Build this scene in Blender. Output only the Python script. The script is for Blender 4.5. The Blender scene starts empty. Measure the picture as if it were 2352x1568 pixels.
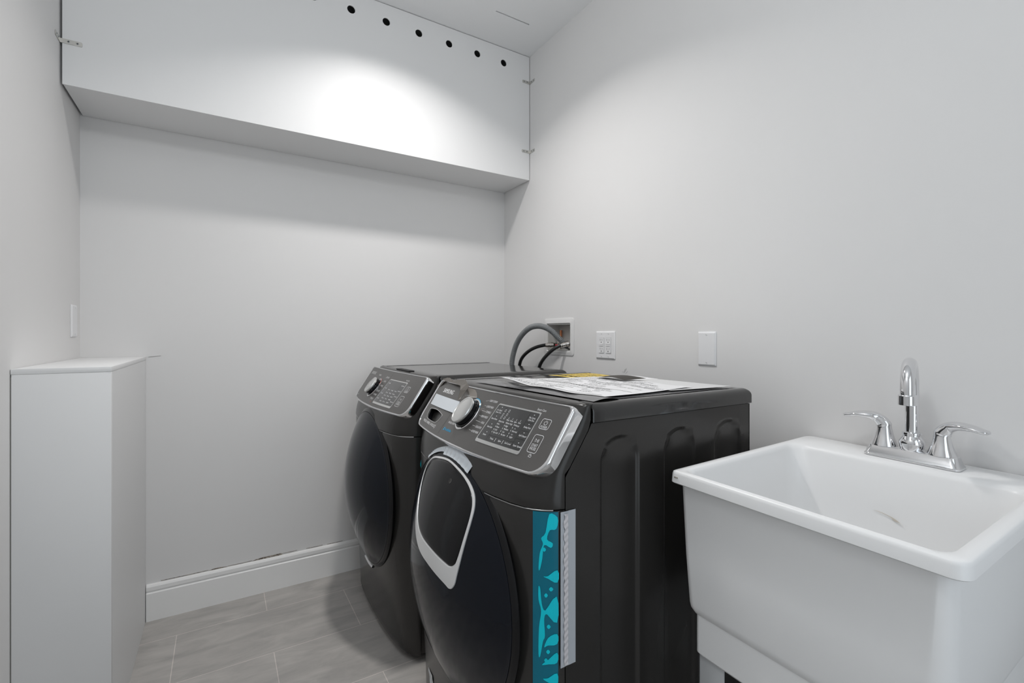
import bpy, bmesh, math, random
from mathutils import Vector, Matrix
from mathutils.geometry import tessellate_polygon
random.seed(7)
SC = bpy.context.scene
COL = SC.collection
PI = math.pi

# ------------------------------------------------------------------ camera, world, lights
cam_d = bpy.data.cameras.new('camera')
cam = bpy.data.objects.new('camera', cam_d); COL.objects.link(cam)
cam.location = (-1.3968, -2.3498, 1.1265)
cam.rotation_euler = (PI/2, 0, -0.5524)
cam_d.sensor_width = 36; cam_d.lens = 1086.11/2352*36
cam_d.shift_x = 0; cam_d.shift_y = -14.1/2352
cam_d.clip_start = 0.02
SC.camera = cam
SC.view_settings.view_transform = 'Standard'
SC.view_settings.look = 'None'
SC.view_settings.gamma = 1
SC.view_settings.use_curve_mapping = False
SC.view_settings.exposure = 0.09

world = bpy.data.worlds.new('world'); SC.world = world
world.use_nodes = True
bg = world.node_tree.nodes['Background']
bg.inputs[0].default_value = (0.80, 0.90, 1.0, 1); bg.inputs[1].default_value = 0.3

def area(name, loc, rot, size, power, color, shape='DISK', size_y=None, spread=None):
    l = bpy.data.lights.new(name, 'AREA'); l.shape = shape; l.size = size
    if size_y: l.size_y = size_y
    l.energy = power; l.color = color
    if spread: l.spread = spread
    o = bpy.data.objects.new(name, l); COL.objects.link(o)
    o.location = loc; o.rotation_euler = rot
    return o
# recessed ceiling lamps of the room
area('recessed_lamp_over_machines', (-0.78, -0.80, 2.596), (0, 0, 0), 0.13, 8.5, (1.0, 0.975, 0.955), spread=math.radians(129))
# unseen second ceiling light, its globe form and place chosen for even fill
gl_ = bpy.data.lights.new('ceiling_fill_light', 'POINT'); gl_.energy = 11.2; gl_.shadow_soft_size = 0.09; gl_.color = (0.955, 0.985, 1.0)
glo = bpy.data.objects.new('ceiling_fill_light', gl_); COL.objects.link(glo); glo.location = (-1.4, -1.98, 2.32)
# daylight coming in through the doorway behind the camera
area('doorway_daylight', (-0.95, -3.32, 1.15), (PI/2, 0, 0), 0.86, 6.3, (0.84, 0.93, 1.0), 'RECTANGLE', 2.1)

# ------------------------------------------------------------------ materials
def mat(name, color, rough=0.5, metal=0.0, spec=0.5, coat=0.0, bump=None, alpha=1.0, trans=0.0, ior=1.45):
    m = bpy.data.materials.new(name); m.use_nodes = True
    nt = m.node_tree; b = nt.nodes['Principled BSDF']
    b.inputs['Base Color'].default_value = (*color, 1)
    b.inputs['Roughness'].default_value = rough
    b.inputs['Metallic'].default_value = metal
    b.inputs['Specular IOR Level'].default_value = spec
    b.inputs['Coat Weight'].default_value = coat
    b.inputs['Alpha'].default_value = alpha
    b.inputs['Transmission Weight'].default_value = trans
    b.inputs['IOR'].default_value = ior
    if bump:
        scale, strength, dist = bump
        tc = nt.nodes.new('ShaderNodeTexCoord')
        n = nt.nodes.new('ShaderNodeTexNoise'); n.inputs['Scale'].default_value = scale; n.inputs['Detail'].default_value = 4
        bp = nt.nodes.new('ShaderNodeBump'); bp.inputs['Strength'].default_value = strength; bp.inputs['Distance'].default_value = dist
        nt.links.new(tc.outputs['Object'], n.inputs['Vector'])
        nt.links.new(n.outputs['Fac'], bp.inputs['Height'])
        nt.links.new(bp.outputs['Normal'], b.inputs['Normal'])
    return m

def noisy(m, c1, c2, scale, lo=0.4, hi=0.6, stretch=(1, 1, 1), detail=6):
    nt = m.node_tree; b = nt.nodes['Principled BSDF']
    tc = nt.nodes.new('ShaderNodeTexCoord'); mp = nt.nodes.new('ShaderNodeMapping'); mp.inputs['Scale'].default_value = stretch
    n = nt.nodes.new('ShaderNodeTexNoise'); n.inputs['Scale'].default_value = scale; n.inputs['Detail'].default_value = detail
    r = nt.nodes.new('ShaderNodeValToRGB')
    r.color_ramp.elements[0].position = lo; r.color_ramp.elements[0].color = (*c1, 1)
    r.color_ramp.elements[1].position = hi; r.color_ramp.elements[1].color = (*c2, 1)
    nt.links.new(tc.outputs['Object'], mp.inputs['Vector']); nt.links.new(mp.outputs['Vector'], n.inputs['Vector'])
    nt.links.new(n.outputs['Fac'], r.inputs['Fac']); nt.links.new(r.outputs['Color'], b.inputs['Base Color'])
    return m

M = {}
M['wall'] = noisy(mat('wall_paint', (0.78, 0.775, 0.77), 0.62, spec=0.3, bump=(90, 0.06, 0.001)), (0.765, 0.757, 0.752), (0.785, 0.777, 0.772), 1.3, 0.3, 0.7)
M['ceiling'] = mat('ceiling_paint', (0.90, 0.905, 0.91), 0.75, spec=0.2, bump=(60, 0.05, 0.001))
M['panel_white'] = mat('white_board', (0.81, 0.81, 0.81), 0.45, spec=0.35, bump=(40, 0.03, 0.001))
M['trim'] = mat('trim_paint', (0.90, 0.895, 0.885), 0.35, spec=0.4)
M['plastic_white'] = mat('white_plastic', (0.82, 0.82, 0.83), 0.30, spec=0.45)
M['slot'] = mat('slot_dark', (0.03, 0.03, 0.028), 0.7)
M['slot_grey'] = mat('slot_and_gap_grey', (0.20, 0.20, 0.185), 0.8)
M['paint'] = mat('graphite_paint', (0.034, 0.032, 0.030), 0.25, metal=0.25, spec=0.5, bump=(900, 0.02, 0.0002))
M['front_paint'] = mat('graphite_front_paint', (0.036, 0.034, 0.032), 0.22, metal=0.2, spec=0.5)
M['lid'] = mat('graphite_lid', (0.026, 0.025, 0.024), 0.11, metal=0.1, spec=0.70, coat=0.25)
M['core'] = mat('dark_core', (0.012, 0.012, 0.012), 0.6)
M['panel_face'] = mat('brushed_panel', (0.165, 0.16, 0.155), 0.34, metal=0.75, spec=0.5)
M['display'] = mat('display_glass', (0.05, 0.05, 0.05), 0.14, spec=0.6, coat=0.5)
M['chrome'] = mat('chrome', (0.80, 0.80, 0.81), 0.07, metal=1.0)
M['satin'] = mat('satin_silver', (0.72, 0.72, 0.71), 0.24, metal=0.85)
M['bright'] = mat('bright_silver', (0.90, 0.90, 0.90), 0.30, metal=0.55)
M['print'] = mat('white_print', (0.85, 0.85, 0.86), 0.5)
M['print_dark'] = mat('grey_print', (0.25, 0.25, 0.25), 0.5)
M['blue'] = mat('blue_print', (0.02, 0.42, 0.75), 0.35)
M['red'] = mat('red_print', (0.85, 0.10, 0.05), 0.4)
M['glass'] = mat('door_glass', (0.003, 0.005, 0.010), 0.10, spec=0.32)
M['gloss_black'] = mat('gloss_black', (0.005, 0.005, 0.006), 0.11, spec=0.38)
M['film_dark'] = mat('peeled_film', (0.24, 0.22, 0.20), 0.36, spec=0.5)
M['tape_clear'] = mat('clear_tape', (0.62, 0.66, 0.70), 0.16, spec=0.7, bump=(35, 0.12, 0.002))
M['hose_grey'] = mat('grey_hose', (0.20, 0.21, 0.215), 0.42)
M['hose_black'] = mat('black_rubber', (0.012, 0.012, 0.012), 0.38)
M['brass'] = mat('nickel_fitting', (0.62, 0.58, 0.54), 0.2, metal=1.0)
M['copper'] = mat('copper', (0.65, 0.27, 0.14), 0.3, metal=1.0)
M['box_frame'] = mat('box_frame_plastic', (0.76, 0.755, 0.75), 0.4)
M['box_in'] = mat('box_plastic', (0.62, 0.62, 0.60), 0.45)
M['sink'] = mat('sink_polymer', (0.90, 0.90, 0.90), 0.30, spec=0.45, bump=(25, 0.04, 0.001))
M['leg_grey'] = mat('leg_enamel', (0.50, 0.51, 0.52), 0.4)
M['bracket'] = mat('zinc_plate', (0.62, 0.61, 0.58), 0.32, metal=0.8)
M['screw'] = mat('screw_steel', (0.42, 0.44, 0.45), 0.3, metal=1.0)
M['plate_slot'] = mat('slot_black', (0.02, 0.02, 0.02), 0.6)
M['crack'] = noisy(mat('bare_plaster', (0.16, 0.13, 0.10), 0.9), (0.10, 0.08, 0.06), (0.42, 0.38, 0.33), 120)
M['pencil'] = mat('pencil', (0.22, 0.22, 0.22), 0.8)
M['yellow'] = mat('yellow_paper', (0.80, 0.58, 0.10), 0.45)
M['fold'] = mat('grey_film_fold', (0.04, 0.036, 0.03), 0.5, spec=0.25)

# ---- floor: large stone-look tiles in running bond
def floor_mat():
    m = bpy.data.materials.new('floor_tile'); m.use_nodes = True
    nt = m.node_tree; b = nt.nodes['Principled BSDF']; N = nt.nodes.new; L = nt.links.new
    tc = N('ShaderNodeTexCoord'); mp = N('ShaderNodeMapping')
    mp.inputs['Location'].default_value = (1.235, 0.1755 + 0.2985*21, 0)
    L(tc.outputs['Object'], mp.inputs['Vector'])
    br = N('ShaderNodeTexBrick'); br.offset = 0.5; br.offset_frequency = 2
    br.inputs['Scale'].default_value = 1.0
    br.inputs['Brick Width'].default_value = 0.604; br.inputs['Row Height'].default_value = 0.2985
    br.inputs['Mortar Size'].default_value = 0.0013; br.inputs['Mortar Smooth'].default_value = 0.0
    br.inputs['Color1'].default_value = (0.43, 0.412, 0.395, 1); br.inputs['Color2'].default_value = (0.46, 0.441, 0.423, 1)
    br.inputs['Mortar'].default_value = (0.66, 0.61, 0.58, 1); br.inputs['Bias'].default_value = 0
    L(mp.outputs['Vector'], br.inputs['Vector'])
    mp2 = N('ShaderNodeMapping'); mp2.inputs['Scale'].default_value = (1.0, 3.2, 1.0); mp2.inputs['Rotation'].default_value = (0, 0, 0.35)
    L(tc.outputs['Object'], mp2.inputs['Vector'])
    n1 = N('ShaderNodeTexNoise'); n1.inputs['Scale'].default_value = 5.0; n1.inputs['Detail'].default_value = 8; n1.inputs['Roughness'].default_value = 0.6
    n1.inputs['Distortion'].default_value = 0.6
    L(mp2.outputs['Vector'], n1.inputs['Vector'])
    r = N('ShaderNodeValToRGB'); r.color_ramp.elements[0].position = 0.33; r.color_ramp.elements[0].color = (0.82, 0.82, 0.82, 1)
    r.color_ramp.elements[1].position = 0.70; r.color_ramp.elements[1].color = (1.15, 1.145, 1.135, 1)
    L(n1.outputs['Fac'], r.inputs['Fac'])
    mx = N('ShaderNodeMix'); mx.data_type = 'RGBA'; mx.blend_type = 'MULTIPLY'; mx.inputs['Factor'].default_value = 1.0
    L(br.outputs['Color'], mx.inputs['A']); L(r.outputs['Color'], mx.inputs['B'])
    L(mx.outputs['Result'], b.inputs['Base Color'])
    b.inputs['Roughness'].default_value = 0.42; b.inputs['Specular IOR Level'].default_value = 0.4
    bp = N('ShaderNodeBump'); bp.inputs['Strength'].default_value = 0.25; bp.inputs['Distance'].default_value = 0.001; bp.invert = True
    L(br.outputs['Fac'], bp.inputs['Height']); L(bp.outputs['Normal'], b.inputs['Normal'])
    return m
M['floor'] = floor_mat()

# ---- teal tape: glossy film with torn bright patches
def teal_mat():
    m = bpy.data.materials.new('teal_tape'); m.use_nodes = True
    nt = m.node_tree; b = nt.nodes['Principled BSDF']
    b.inputs['Base Color'].default_value = (0.004, 0.16, 0.235, 1)
    b.inputs['Specular IOR Level'].default_value = 0.3
    b.inputs['Roughness'].default_value = 0.28
    return m
M['teal'] = teal_mat()
M['teal_bright'] = mat('teal_adhesive', (0.004, 0.62, 0.74), 0.45, spec=0.3)
M['tape_white'] = mat('white_tape', (0.50, 0.53, 0.57), 0.25, spec=0.6)
M['tape_wrinkle'] = mat('white_tape_wrinkle', (0.66, 0.64, 0.66), 0.35)
M['red_handle'] = mat('red_valve', (0.60, 0.03, 0.05), 0.35)

# ------------------------------------------------------------------ object helpers
def finish(me, smooth=35):
    if smooth is not None and len(me.polygons):
        me.polygons.foreach_set('use_smooth', [True]*len(me.polygons))
        me.set_sharp_from_angle(angle=math.radians(smooth))
def base(root):
    p = Vector((0, 0, 0)); o = root
    while o is not None:
        p += Vector(o.location); o = o.parent
    return p
def obj(name, bm, m, parent=None, smooth=35, loc=None):
    """link a bmesh (world coordinates) as ONE mesh object under parent"""
    bm.normal_update()
    off = base(parent) if parent else Vector(loc or (0, 0, 0))
    bmesh.ops.translate(bm, verts=bm.verts, vec=-off)
    me = bpy.data.meshes.new(name); bm.to_mesh(me); bm.free()
    finish(me, smooth)
    mats = m if isinstance(m, (list, tuple)) else [m]
    for q in mats: me.materials.append(q)
    o = bpy.data.objects.new(name, me); COL.objects.link(o)
    if parent: o.parent = parent
    elif loc: o.location = loc
    return o
def tag(o, label=None, cat=None, group=None, kind=None):
    if label: o['label'] = label
    if cat: o['category'] = cat
    if group: o['group'] = group
    if kind: o['kind'] = kind
    return o
def thing(name, label, cat, loc, group=None):
    o = bpy.data.objects.new(name, None); COL.objects.link(o); o.location = loc
    o.empty_display_size = 0.05
    return tag(o, label, cat, group)
def struct(name, bm, m, smooth=None):
    return tag(obj(name, bm, m, smooth=smooth), kind='structure')

def add_box(bm, x0, x1, y0, y1, z0, z1, bevel=0, seg=3, mi=0):
    r = bmesh.ops.create_cube(bm, size=1)
    vs = r['verts']
    for v in vs:
        v.co = Vector((x0+(v.co.x+.5)*(x1-x0), y0+(v.co.y+.5)*(y1-y0), z0+(v.co.z+.5)*(z1-z0)))
    fs = {f for v in vs for f in v.link_faces}
    for f in fs: f.material_index = mi
    if bevel:
        es = list({e for v in vs for e in v.link_edges})
        bmesh.ops.bevel(bm, geom=es, offset=bevel, segments=seg, profile=0.5, affect='EDGES')
def box(*a, **k):
    bm = bmesh.new(); add_box(bm, *a, **k); return bm

def loft(bm, loops, close=True, cap0=False, cap1=False, mi=0):
    rows = [[bm.verts.new(p) for p in lp] for lp in loops]
    n = len(rows[0])
    for a, b in zip(rows, rows[1:]):
        for i in range(n if close else n-1):
            j = (i+1) % n
            try:
                f = bm.faces.new((a[i], a[j], b[j], b[i])); f.material_index = mi
            except ValueError: pass
    if cap0: bm.faces.new(list(reversed(rows[0]))).material_index = mi
    if cap1: bm.faces.new(rows[-1]).material_index = mi
    return rows

def grid(bm, nu, nv, fn, mi=0):
    vs = [[bm.verts.new(fn(i/nu, j/nv)) for i in range(nu+1)] for j in range(nv+1)]
    for j in range(nv):
        for i in range(nu):
            f = bm.faces.new((vs[j][i], vs[j][i+1], vs[j+1][i+1], vs[j+1][i])); f.material_index = mi
    return vs

def tube(bm, pts, r, n=14, cap=True, ridge=None, mi=0):
    """pts resampled polyline; r float or list; ridge=(pitch, amp) corrugation"""
    P = [Vector(p) for p in pts]
    rings = []
    t0 = (P[1]-P[0]).normalized()
    up = Vector((0, 0, 1)) if abs(t0.z) < .9 else Vector((1, 0, 0))
    nrm = t0.cross(up).normalized()
    L = 0
    for i, p in enumerate(P):
        if i: L += (P[i]-P[i-1]).length
        if i == 0: t = P[1]-P[0]
        elif i == len(P)-1: t = P[-1]-P[-2]
        else: t = P[i+1]-P[i-1]
        t.normalize()
        nrm = (nrm - t*nrm.dot(t)).normalized(); bi = t.cross(nrm)
        rr = r[i] if isinstance(r, (list, tuple)) else r
        if ridge: rr += ridge[1]*math.sin(2*PI*L/ridge[0])
        rings.append([p + nrm*math.cos(2*PI*k/n)*rr + bi*math.sin(2*PI*k/n)*rr for k in range(n)])
    loft(bm, rings, cap0=cap, cap1=cap, mi=mi)

def spline(ctrl, n=12):
    P = [Vector(c) for c in ctrl]; P = [P[0]*2-P[1]] + P + [P[-1]*2-P[-2]]
    out = []
    for i in range(1, len(P)-2):
        for k in range(n):
            t = k/n; a, b, c, d = P[i-1], P[i], P[i+1], P[i+2]
            out.append(0.5*((2*b)+(c-a)*t+(2*a-5*b+4*c-d)*t*t+(-a+3*b-3*c+d)*t**3))
    out.append(P[-2]); return out

def lathe(bm, prof, org, axis='Z', n=32, mi=0, cap0=True, cap1=True):
    """prof = [(radius, height)], axis direction"""
    ax = {'Z': Vector((0, 0, 1)), 'X': Vector((1, 0, 0)), 'Y': Vector((0, 1, 0)), '-X': Vector((-1, 0, 0))}.get(axis) if isinstance(axis, str) else Vector(axis).normalized()
    u = ax.orthogonal().normalized(); v = ax.cross(u)
    loops = [[Vector(org)+ax*h+(u*math.cos(2*PI*k/n)+v*math.sin(2*PI*k/n))*r for k in range(n)] for r, h in prof]
    loft(bm, loops, cap0=cap0, cap1=cap1, mi=mi)

def rrect(x0, x1, y0, y1, r, n=6):
    rs = r if isinstance(r, (list, tuple)) else [r]*4     # corners: x1y1, x0y1, x0y0, x1y0
    out = []
    for (cx, cy, sx, sy, a0), q in zip(((x1, y1, -1, -1, 0), (x0, y1, 1, -1, 90), (x0, y0, 1, 1, 180), (x1, y0, -1, 1, 270)), rs):
        for k in range(n+1):
            a = math.radians(a0+90*k/n); out.append((cx+sx*q+q*math.cos(a), cy+sy*q+q*math.sin(a)))
    return out
def smooth_loop(pts, n=8):
    P = [Vector((*p, 0)) for p in pts]; m = len(P); out = []
    for i in range(m):
        a, b, c, d = P[i-1], P[i], P[(i+1) % m], P[(i+2) % m]
        for k in range(n):
            t = k/n; q = 0.5*((2*b)+(c-a)*t+(2*a-5*b+4*c-d)*t*t+(-a+3*b-3*c+d)*t**3)
            out.append((q.x, q.y))
    return out

def plate(bm, outer, fn, h0, h1, holes=(), cuts=None, mi=0, back=True, walls=True):
    """flat outline (u,v) with holes, cut finely, raised from h0 to h1 and mapped by fn(u,v,h)"""
    def cap(h, flip):
        b2 = bmesh.new()
        loops = [outer] + list(holes)
        flat = [Vector((x, y, 0)) for lp in loops for x, y in lp]
        tris = tessellate_polygon([[Vector((x, y, 0)) for x, y in lp] for lp in loops])
        vs = [b2.verts.new(p) for p in flat]
        for t in tris:
            try: b2.faces.new([vs[i] for i in t])
            except ValueError: pass
        if cuts:
            du, dv = cuts
            us = [p[0] for p in outer]; vv = [p[1] for p in outer]
            for lo, hi, st, no, ax in ((min(us), max(us), du, (1, 0, 0), 0), (min(vv), max(vv), dv, (0, 1, 0), 1)):
                if not st: continue
                x = lo+st
                while x < hi:
                    co = [0, 0, 0]; co[ax] = x
                    bmesh.ops.bisect_plane(b2, geom=b2.verts[:]+b2.edges[:]+b2.faces[:], plane_co=co, plane_no=no)
                    x += st
        b2.normal_update()
        for f in b2.faces:
            if (f.normal.z < 0) != flip: f.normal_flip()
        mp = {v: bm.verts.new(fn(v.co.x, v.co.y, h)) for v in b2.verts}
        for f in b2.faces:
            try: bm.faces.new([mp[v] for v in f.verts]).material_index = mi
            except ValueError: pass
        b2.free()
    cap(h1, False)
    if back: cap(h0, True)
    if walls:
        for lp in [outer]+list(holes):
            fine = []
            for i, p in enumerate(lp):
                q = lp[(i+1) % len(lp)]
                k = 1
                if cuts:
                    k = max(1, int(math.hypot(q[0]-p[0], q[1]-p[1])/min(c for c in cuts if c)))
                for s in range(k): fine.append((p[0]+(q[0]-p[0])*s/k, p[1]+(q[1]-p[1])*s/k))
            a = [bm.verts.new(fn(x, y, h0)) for x, y in fine]; b = [bm.verts.new(fn(x, y, h1)) for x, y in fine]
            for i in range(len(fine)):
                j = (i+1) % len(fine)
                bm.faces.new((a[i], a[j], b[j], b[i])).material_index = mi

_tc = {}
def text_poly(s):
    """filled glyphs of s as (verts 2d, faces, width, height), cap height scaled to 1"""
    if s in _tc: return _tc[s]
    cu = bpy.data.curves.new('t', 'FONT'); cu.body = s; cu.resolution_u = 2
    o = bpy.data.objects.new('t', cu); COL.objects.link(o)
    dg = bpy.context.evaluated_depsgraph_get()
    me = bpy.data.meshes.new_from_object(o.evaluated_get(dg))
    vs = [(v.co.x, v.co.y) for v in me.vertices]; fs = [tuple(p.vertices) for p in me.polygons]
    bpy.data.objects.remove(o); bpy.data.curves.remove(cu); bpy.data.meshes.remove(me)
    if not vs: vs = [(0, 0)]
    k = 1/0.69
    x0 = min(v[0] for v in vs); w = (max(v[0] for v in vs)-x0)*k
    _tc[s] = ([((x-x0)*k, y*k) for x, y in vs], fs, w)
    return _tc[s]
def add_text(bm, s, fn, u0, v0, width=None, h=0.005, mi=0, up=-1, bold=0.0):
    """text baseline starts at (u0, v0); v grows downwards when up=-1"""
    vs, fs, w = text_poly(s)
    sx = width/w if width else h
    for rep in ((0,) if not bold else (0, 1)):
        vv = [bm.verts.new(fn(u0+x*sx+rep*bold, v0+up*y*h)) for x, y in vs]
        for f in fs:
            try:
                q = bm.faces.new([vv[i] for i in f]); q.material_index = mi
            except ValueError: pass
def add_line(bm, pts, w, fn, mi=0, closed=False):
    """flat stroke along 2d points"""
    P = [Vector((*p, 0)) for p in pts]; n = len(P); A = []; B = []
    for i in range(n):
        if closed: t = P[(i+1) % n]-P[i-1]
        else: t = P[min(i+1, n-1)]-P[max(i-1, 0)]
        t.normalize(); q = Vector((-t.y, t.x, 0))*w/2
        A.append(P[i]+q); B.append(P[i]-q)
    a = [bm.verts.new(fn(p.x, p.y)) for p in A]; b = [bm.verts.new(fn(p.x, p.y)) for p in B]
    for i in range(n if closed else n-1):
        j = (i+1) % n
        bm.faces.new((a[i], a[j], b[j], b[i])).material_index = mi

# ------------------------------------------------------------------ room shell
W, H, YF = 1.8436, 2.6015, -3.30
XL, XR = -W, 0.0
T = 0.12
bm = box(XL-T, XR+T, YF-T, T, -0.10, 0); struct('floor', bm, M['floor'])
bm = bmesh.new()            # ceiling with the thin slot cut through it
sx0, sx1, sy0, sy1 = -0.330, -0.148, -0.4835, -0.4755
plate(bm, [(XL-T, YF-T), (XR+T, YF-T), (XR+T, T), (XL-T, T)], lambda u, v, h: (u, v, H+h), 0.10, 0.0,
      holes=[[(sx0, sy0+.0005), (sx1, sy0), (sx1, sy1), (sx0, sy1-.001)]])
struct('ceiling', bm, M['ceiling'])
bm = box(XL, XR, 0, T, 0, H); wall_back = struct('wall_back', bm, M['wall'])
bm = box(XL-T, XL, YF-T, T, 0, H); struct('wall_left', bm, M['wall'])
bm = bmesh.new()            # right wall with the opening for the hose box
by0, by1, bz0, bz1 = -0.607, -0.425, 1.052, 1.182
plate(bm, [(YF-T, 0), (T, 0), (T, H), (YF-T, H)], lambda u, v, h: (h, u, v), 0.0, T,
      holes=[[(by0, bz0), (by1, bz0), (by1, bz1), (by0, bz1)]])
wall_right = struct('wall_right', bm, M['wall'])
bm = bmesh.new()            # wall behind the camera with the doorway
plate(bm, [(XL, 0), (-1.38, 0), (-1.38, 2.2), (-0.52, 2.2), (-0.52, 0), (XR, 0), (XR, H), (XL, H)],
      lambda u, v, h: (u, YF+h, v), -T, 0)
struct('wall_front', bm, M['wall'])
# baseboards: tall flat board with a moulded cap
prof = [(0, 0), (0.0155, 0), (0.0155, 0.108), (0.0125, 0.1115), (0.0105, 0.1125), (0.0105, 0.117), (0.0140, 0.119), (0.0140, 0.133), (0.0100, 0.140), (0.004, 0.142), (0, 0.142)]
def baseboard(name, fn, a, b):
    bm = bmesh.new()
    loft(bm, [[fn(a, d, z) for d, z in prof], [fn(b, d, z) for d, z in prof]], cap0=True, cap1=True)
    return tag(obj(name, bm, M['trim'], smooth=25), kind='structure')
baseboard('baseboard_back', lambda t, d, z: (t, -d-0.0004, z), -1.646, XR-0.001)
baseboard('baseboard_right', lambda t, d, z: (-d-0.0004, t, z), -0.017, YF)
# chipped plaster above the back baseboard
def crack(name, pts, m, parent):
    bm = bmesh.new(); plate(bm, pts, lambda u, v, h: (u, -h, v), 0.0, 0.0015)
    return obj(name, bm, m, parent, smooth=None)
crack('plaster_chip', [(-1.28, .1425), (-1.262, .147), (-1.24, .149), (-1.205, .1495), (-1.17, .150), (-1.158, .1475), (-1.165, .1425)], M['crack'], wall_back)
crack('plaster_chip', [(-1.44, .1425), (-1.42, .1465), (-1.40, .147), (-1.38, .1445), (-1.37, .1425)], M['crack'], wall_back)
for a, b, z in ((-1.60, -1.44, .1445), (-1.37, -1.28, .144), (-1.158, -1.10, .147), (-1.06, -0.99, .1455), (-0.97, -0.90, .1445)):
    crack('plaster_crack', [(a, z), ((a+b)/2, z-.0006), (b, z), (b, z+.0013), ((a+b)/2, z+.0006), (a, z+.0012)], M['crack'], wall_back)
# faint seam where the box top meets the back wall
crack('plaster_crack', [(-1.64, 1.0410), (-1.60, 1.0447), (-1.60, 1.0452), (-1.64, 1.0416)], M['slot_grey'], wall_back)
# pencil scribble on the right wall
bm = bmesh.new(); fw = lambda u, v: (-0.0006, u, v)
for pts in ([(-.9455, .9755), (-.946, .9795)], [(-.950, .9735), (-.9525, .9765), (-.9505, .980)], [(-.9545, .976), (-.9555, .9835), (-.9585, .9845), (-.9605, .979)],
            [(-.9565, .9855), (-.9565, .990), (-.959, .986)], [(-.9605, .9865), (-.9625, .990), (-.9655, .9885), (-.9625, .985), (-.960, .9865)],
            [(-.966, .994), (-.9645, .989)], [(-.9605, .9705), (-.967, .9765), (-.9735, .982)]):
    add_line(bm, pts, .0008, fw)
obj('pencil_marks', bm, M['pencil'], wall_right, smooth=None)
# drips / skim line on the ceiling slot: a strip of grey compound just inside
bm = box(sx0-.001, sx1+.001, sy0-.001, sy1+.001, H+0.006, H+0.02)
t = tag(obj('ceiling_slot', bm, M['slot_grey'], loc=(-0.239, -0.4795, H)), 'thin grey slot cut in the white ceiling near the right wall', 'slot')

# ------------------------------------------------------------------ white wall cabinet with drilled front
D0, ZS = 0.264, 1.947
gl, gr, gt = 0.0065, 0.0035, 0.0030
cab = thing('wall_cabinet', 'long white boxed wall cabinet with a row of round holes, under the ceiling', 'cabinet', (-0.92, -0.13, ZS))
bm = bmesh.new()
holes = []
for k in range(12):
    cx = -0.161-0.1518*k
    if cx < XL+0.05: break
    holes.append([(cx+.0168*math.cos(2*PI*i/28), 2.522+.0168*math.sin(2*PI*i/28)) for i in range(28)])
plate(bm, [(XL+gl, ZS+.001), (XR-gr, ZS+.001), (XR-gr, H-gt), (XL+gl, H-gt)], lambda u, v, h: (u, -D0-h, v), -0.004, 0, holes=holes)
obj('front_panel', bm, M['panel_white'], cab, smooth=None)
bm = box(XL+gl+.002, XR-gr-.0005, -D0+.0042, -0.0020, ZS+.001, ZS+.019)
obj('bottom_panel', bm, M['panel_white'], cab, smooth=None)
for xa, xb in ((XL+gl+.002, XL+gl+.020), (XR-gr-.018, XR-gr-.0005)):
    obj('side_panel', box(xa, xb, -D0+.0042, -0.0015, ZS+.019, H-gt), M['panel_white'], cab, smooth=None)
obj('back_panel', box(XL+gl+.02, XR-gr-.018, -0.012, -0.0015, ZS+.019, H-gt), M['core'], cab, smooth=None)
# corner brackets: two plates meeting in the corner, with screws
def bracket(z, side, la, lb, w=0.0145, tilt=0.0):
    sg = 1 if side == 'right' else -1
    xw = XR if side == 'right' else XL
    th = .0018
    bm = bmesh.new()
    pa = rrect(0, la, -w/2, w/2, .003, 3)
    plate(bm, pa, lambda u, v, h: (xw-sg*(u+.0005), -D0-.0003-h, z+v+tilt*u), 0, th)
    pb = rrect(0, lb, -w/2, w/2, .003, 3)
    plate(bm, pb, lambda u, v, h: (xw-sg*(.0005+h), -D0-.0003-u, z+v), 0, th)
    b = obj('corner_bracket', bm, M['bracket'], cab, smooth=None)
    for k, (u, onface) in enumerate([(la*.40, 1), (la*.80, 1), (lb*.45, 0), (lb*.82, 0)]):
        s = bmesh.new()
        org = (xw-sg*u, -D0-th, z+tilt*u) if onface else (xw-sg*th, -D0-u, z)
        ax = (0, -1, 0) if onface else (-sg, 0, 0)
        lathe(s, [(.0036, 0), (.0034, .0012), (.0022, .0018), (.0006, .0012)], org, ax, 14)
        c = Vector(org)+Vector(ax)*.00185
        if onface: add_box(s, c.x-.0022, c.x+.0022, c.y-.0004, c.y, c.z-.0005, c.z+.0005, mi=1); add_box(s, c.x-.0005, c.x+.0005, c.y-.0004, c.y, c.z-.0022, c.z+.0022, mi=1)
        else: add_box(s, c.x-.0002, c.x+.0002, c.y-.0022, c.y+.0022, c.z-.0005, c.z+.0005, mi=1); add_box(s, c.x-.0002, c.x+.0002, c.y-.0005, c.y+.0005, c.z-.0022, c.z+.0022, mi=1)
        obj('screw', s, [M['screw'], M['plate_slot']], b, smooth=30)
bracket(2.089, 'left', 0.056, 0.052)
bracket(2.462, 'right', 0.046, 0.046)
bracket(2.096, 'right', 0.050, 0.046)

# ------------------------------------------------------------------ low white box in the left corner
bw, bd, bh = 0.1953, 0.6913, 1.0421
pc = thing('boxed_chase', 'waist-high white painted box built into the left corner', 'box', (XL+bw/2, -bd/2, 0))
g = 0.0022
obj('top_board', box(XL+.0012, XL+bw+.0006, -bd-.0006, -.0012, bh-.014, bh, bevel=.0012, seg=2), M['panel_white'], pc)
obj('front_board', box(XL+g, XL+bw, -bd, -bd+.014, 0.0, bh-.0141, bevel=.001, seg=2), M['panel_white'], pc)
obj('side_board', box(XL+bw-.014, XL+bw, -bd+.0141, -.0012, 0.0, bh-.0141), M['panel_white'], pc, smooth=None)
# shadow in the open wall joint, put in as a grey strip
obj('joint_gap_shadow', box(XL+.0002, XL+g, -bd+.001, -bd+.006, .05, bh-.02), M['slot_grey'], pc, smooth=None)

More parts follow.
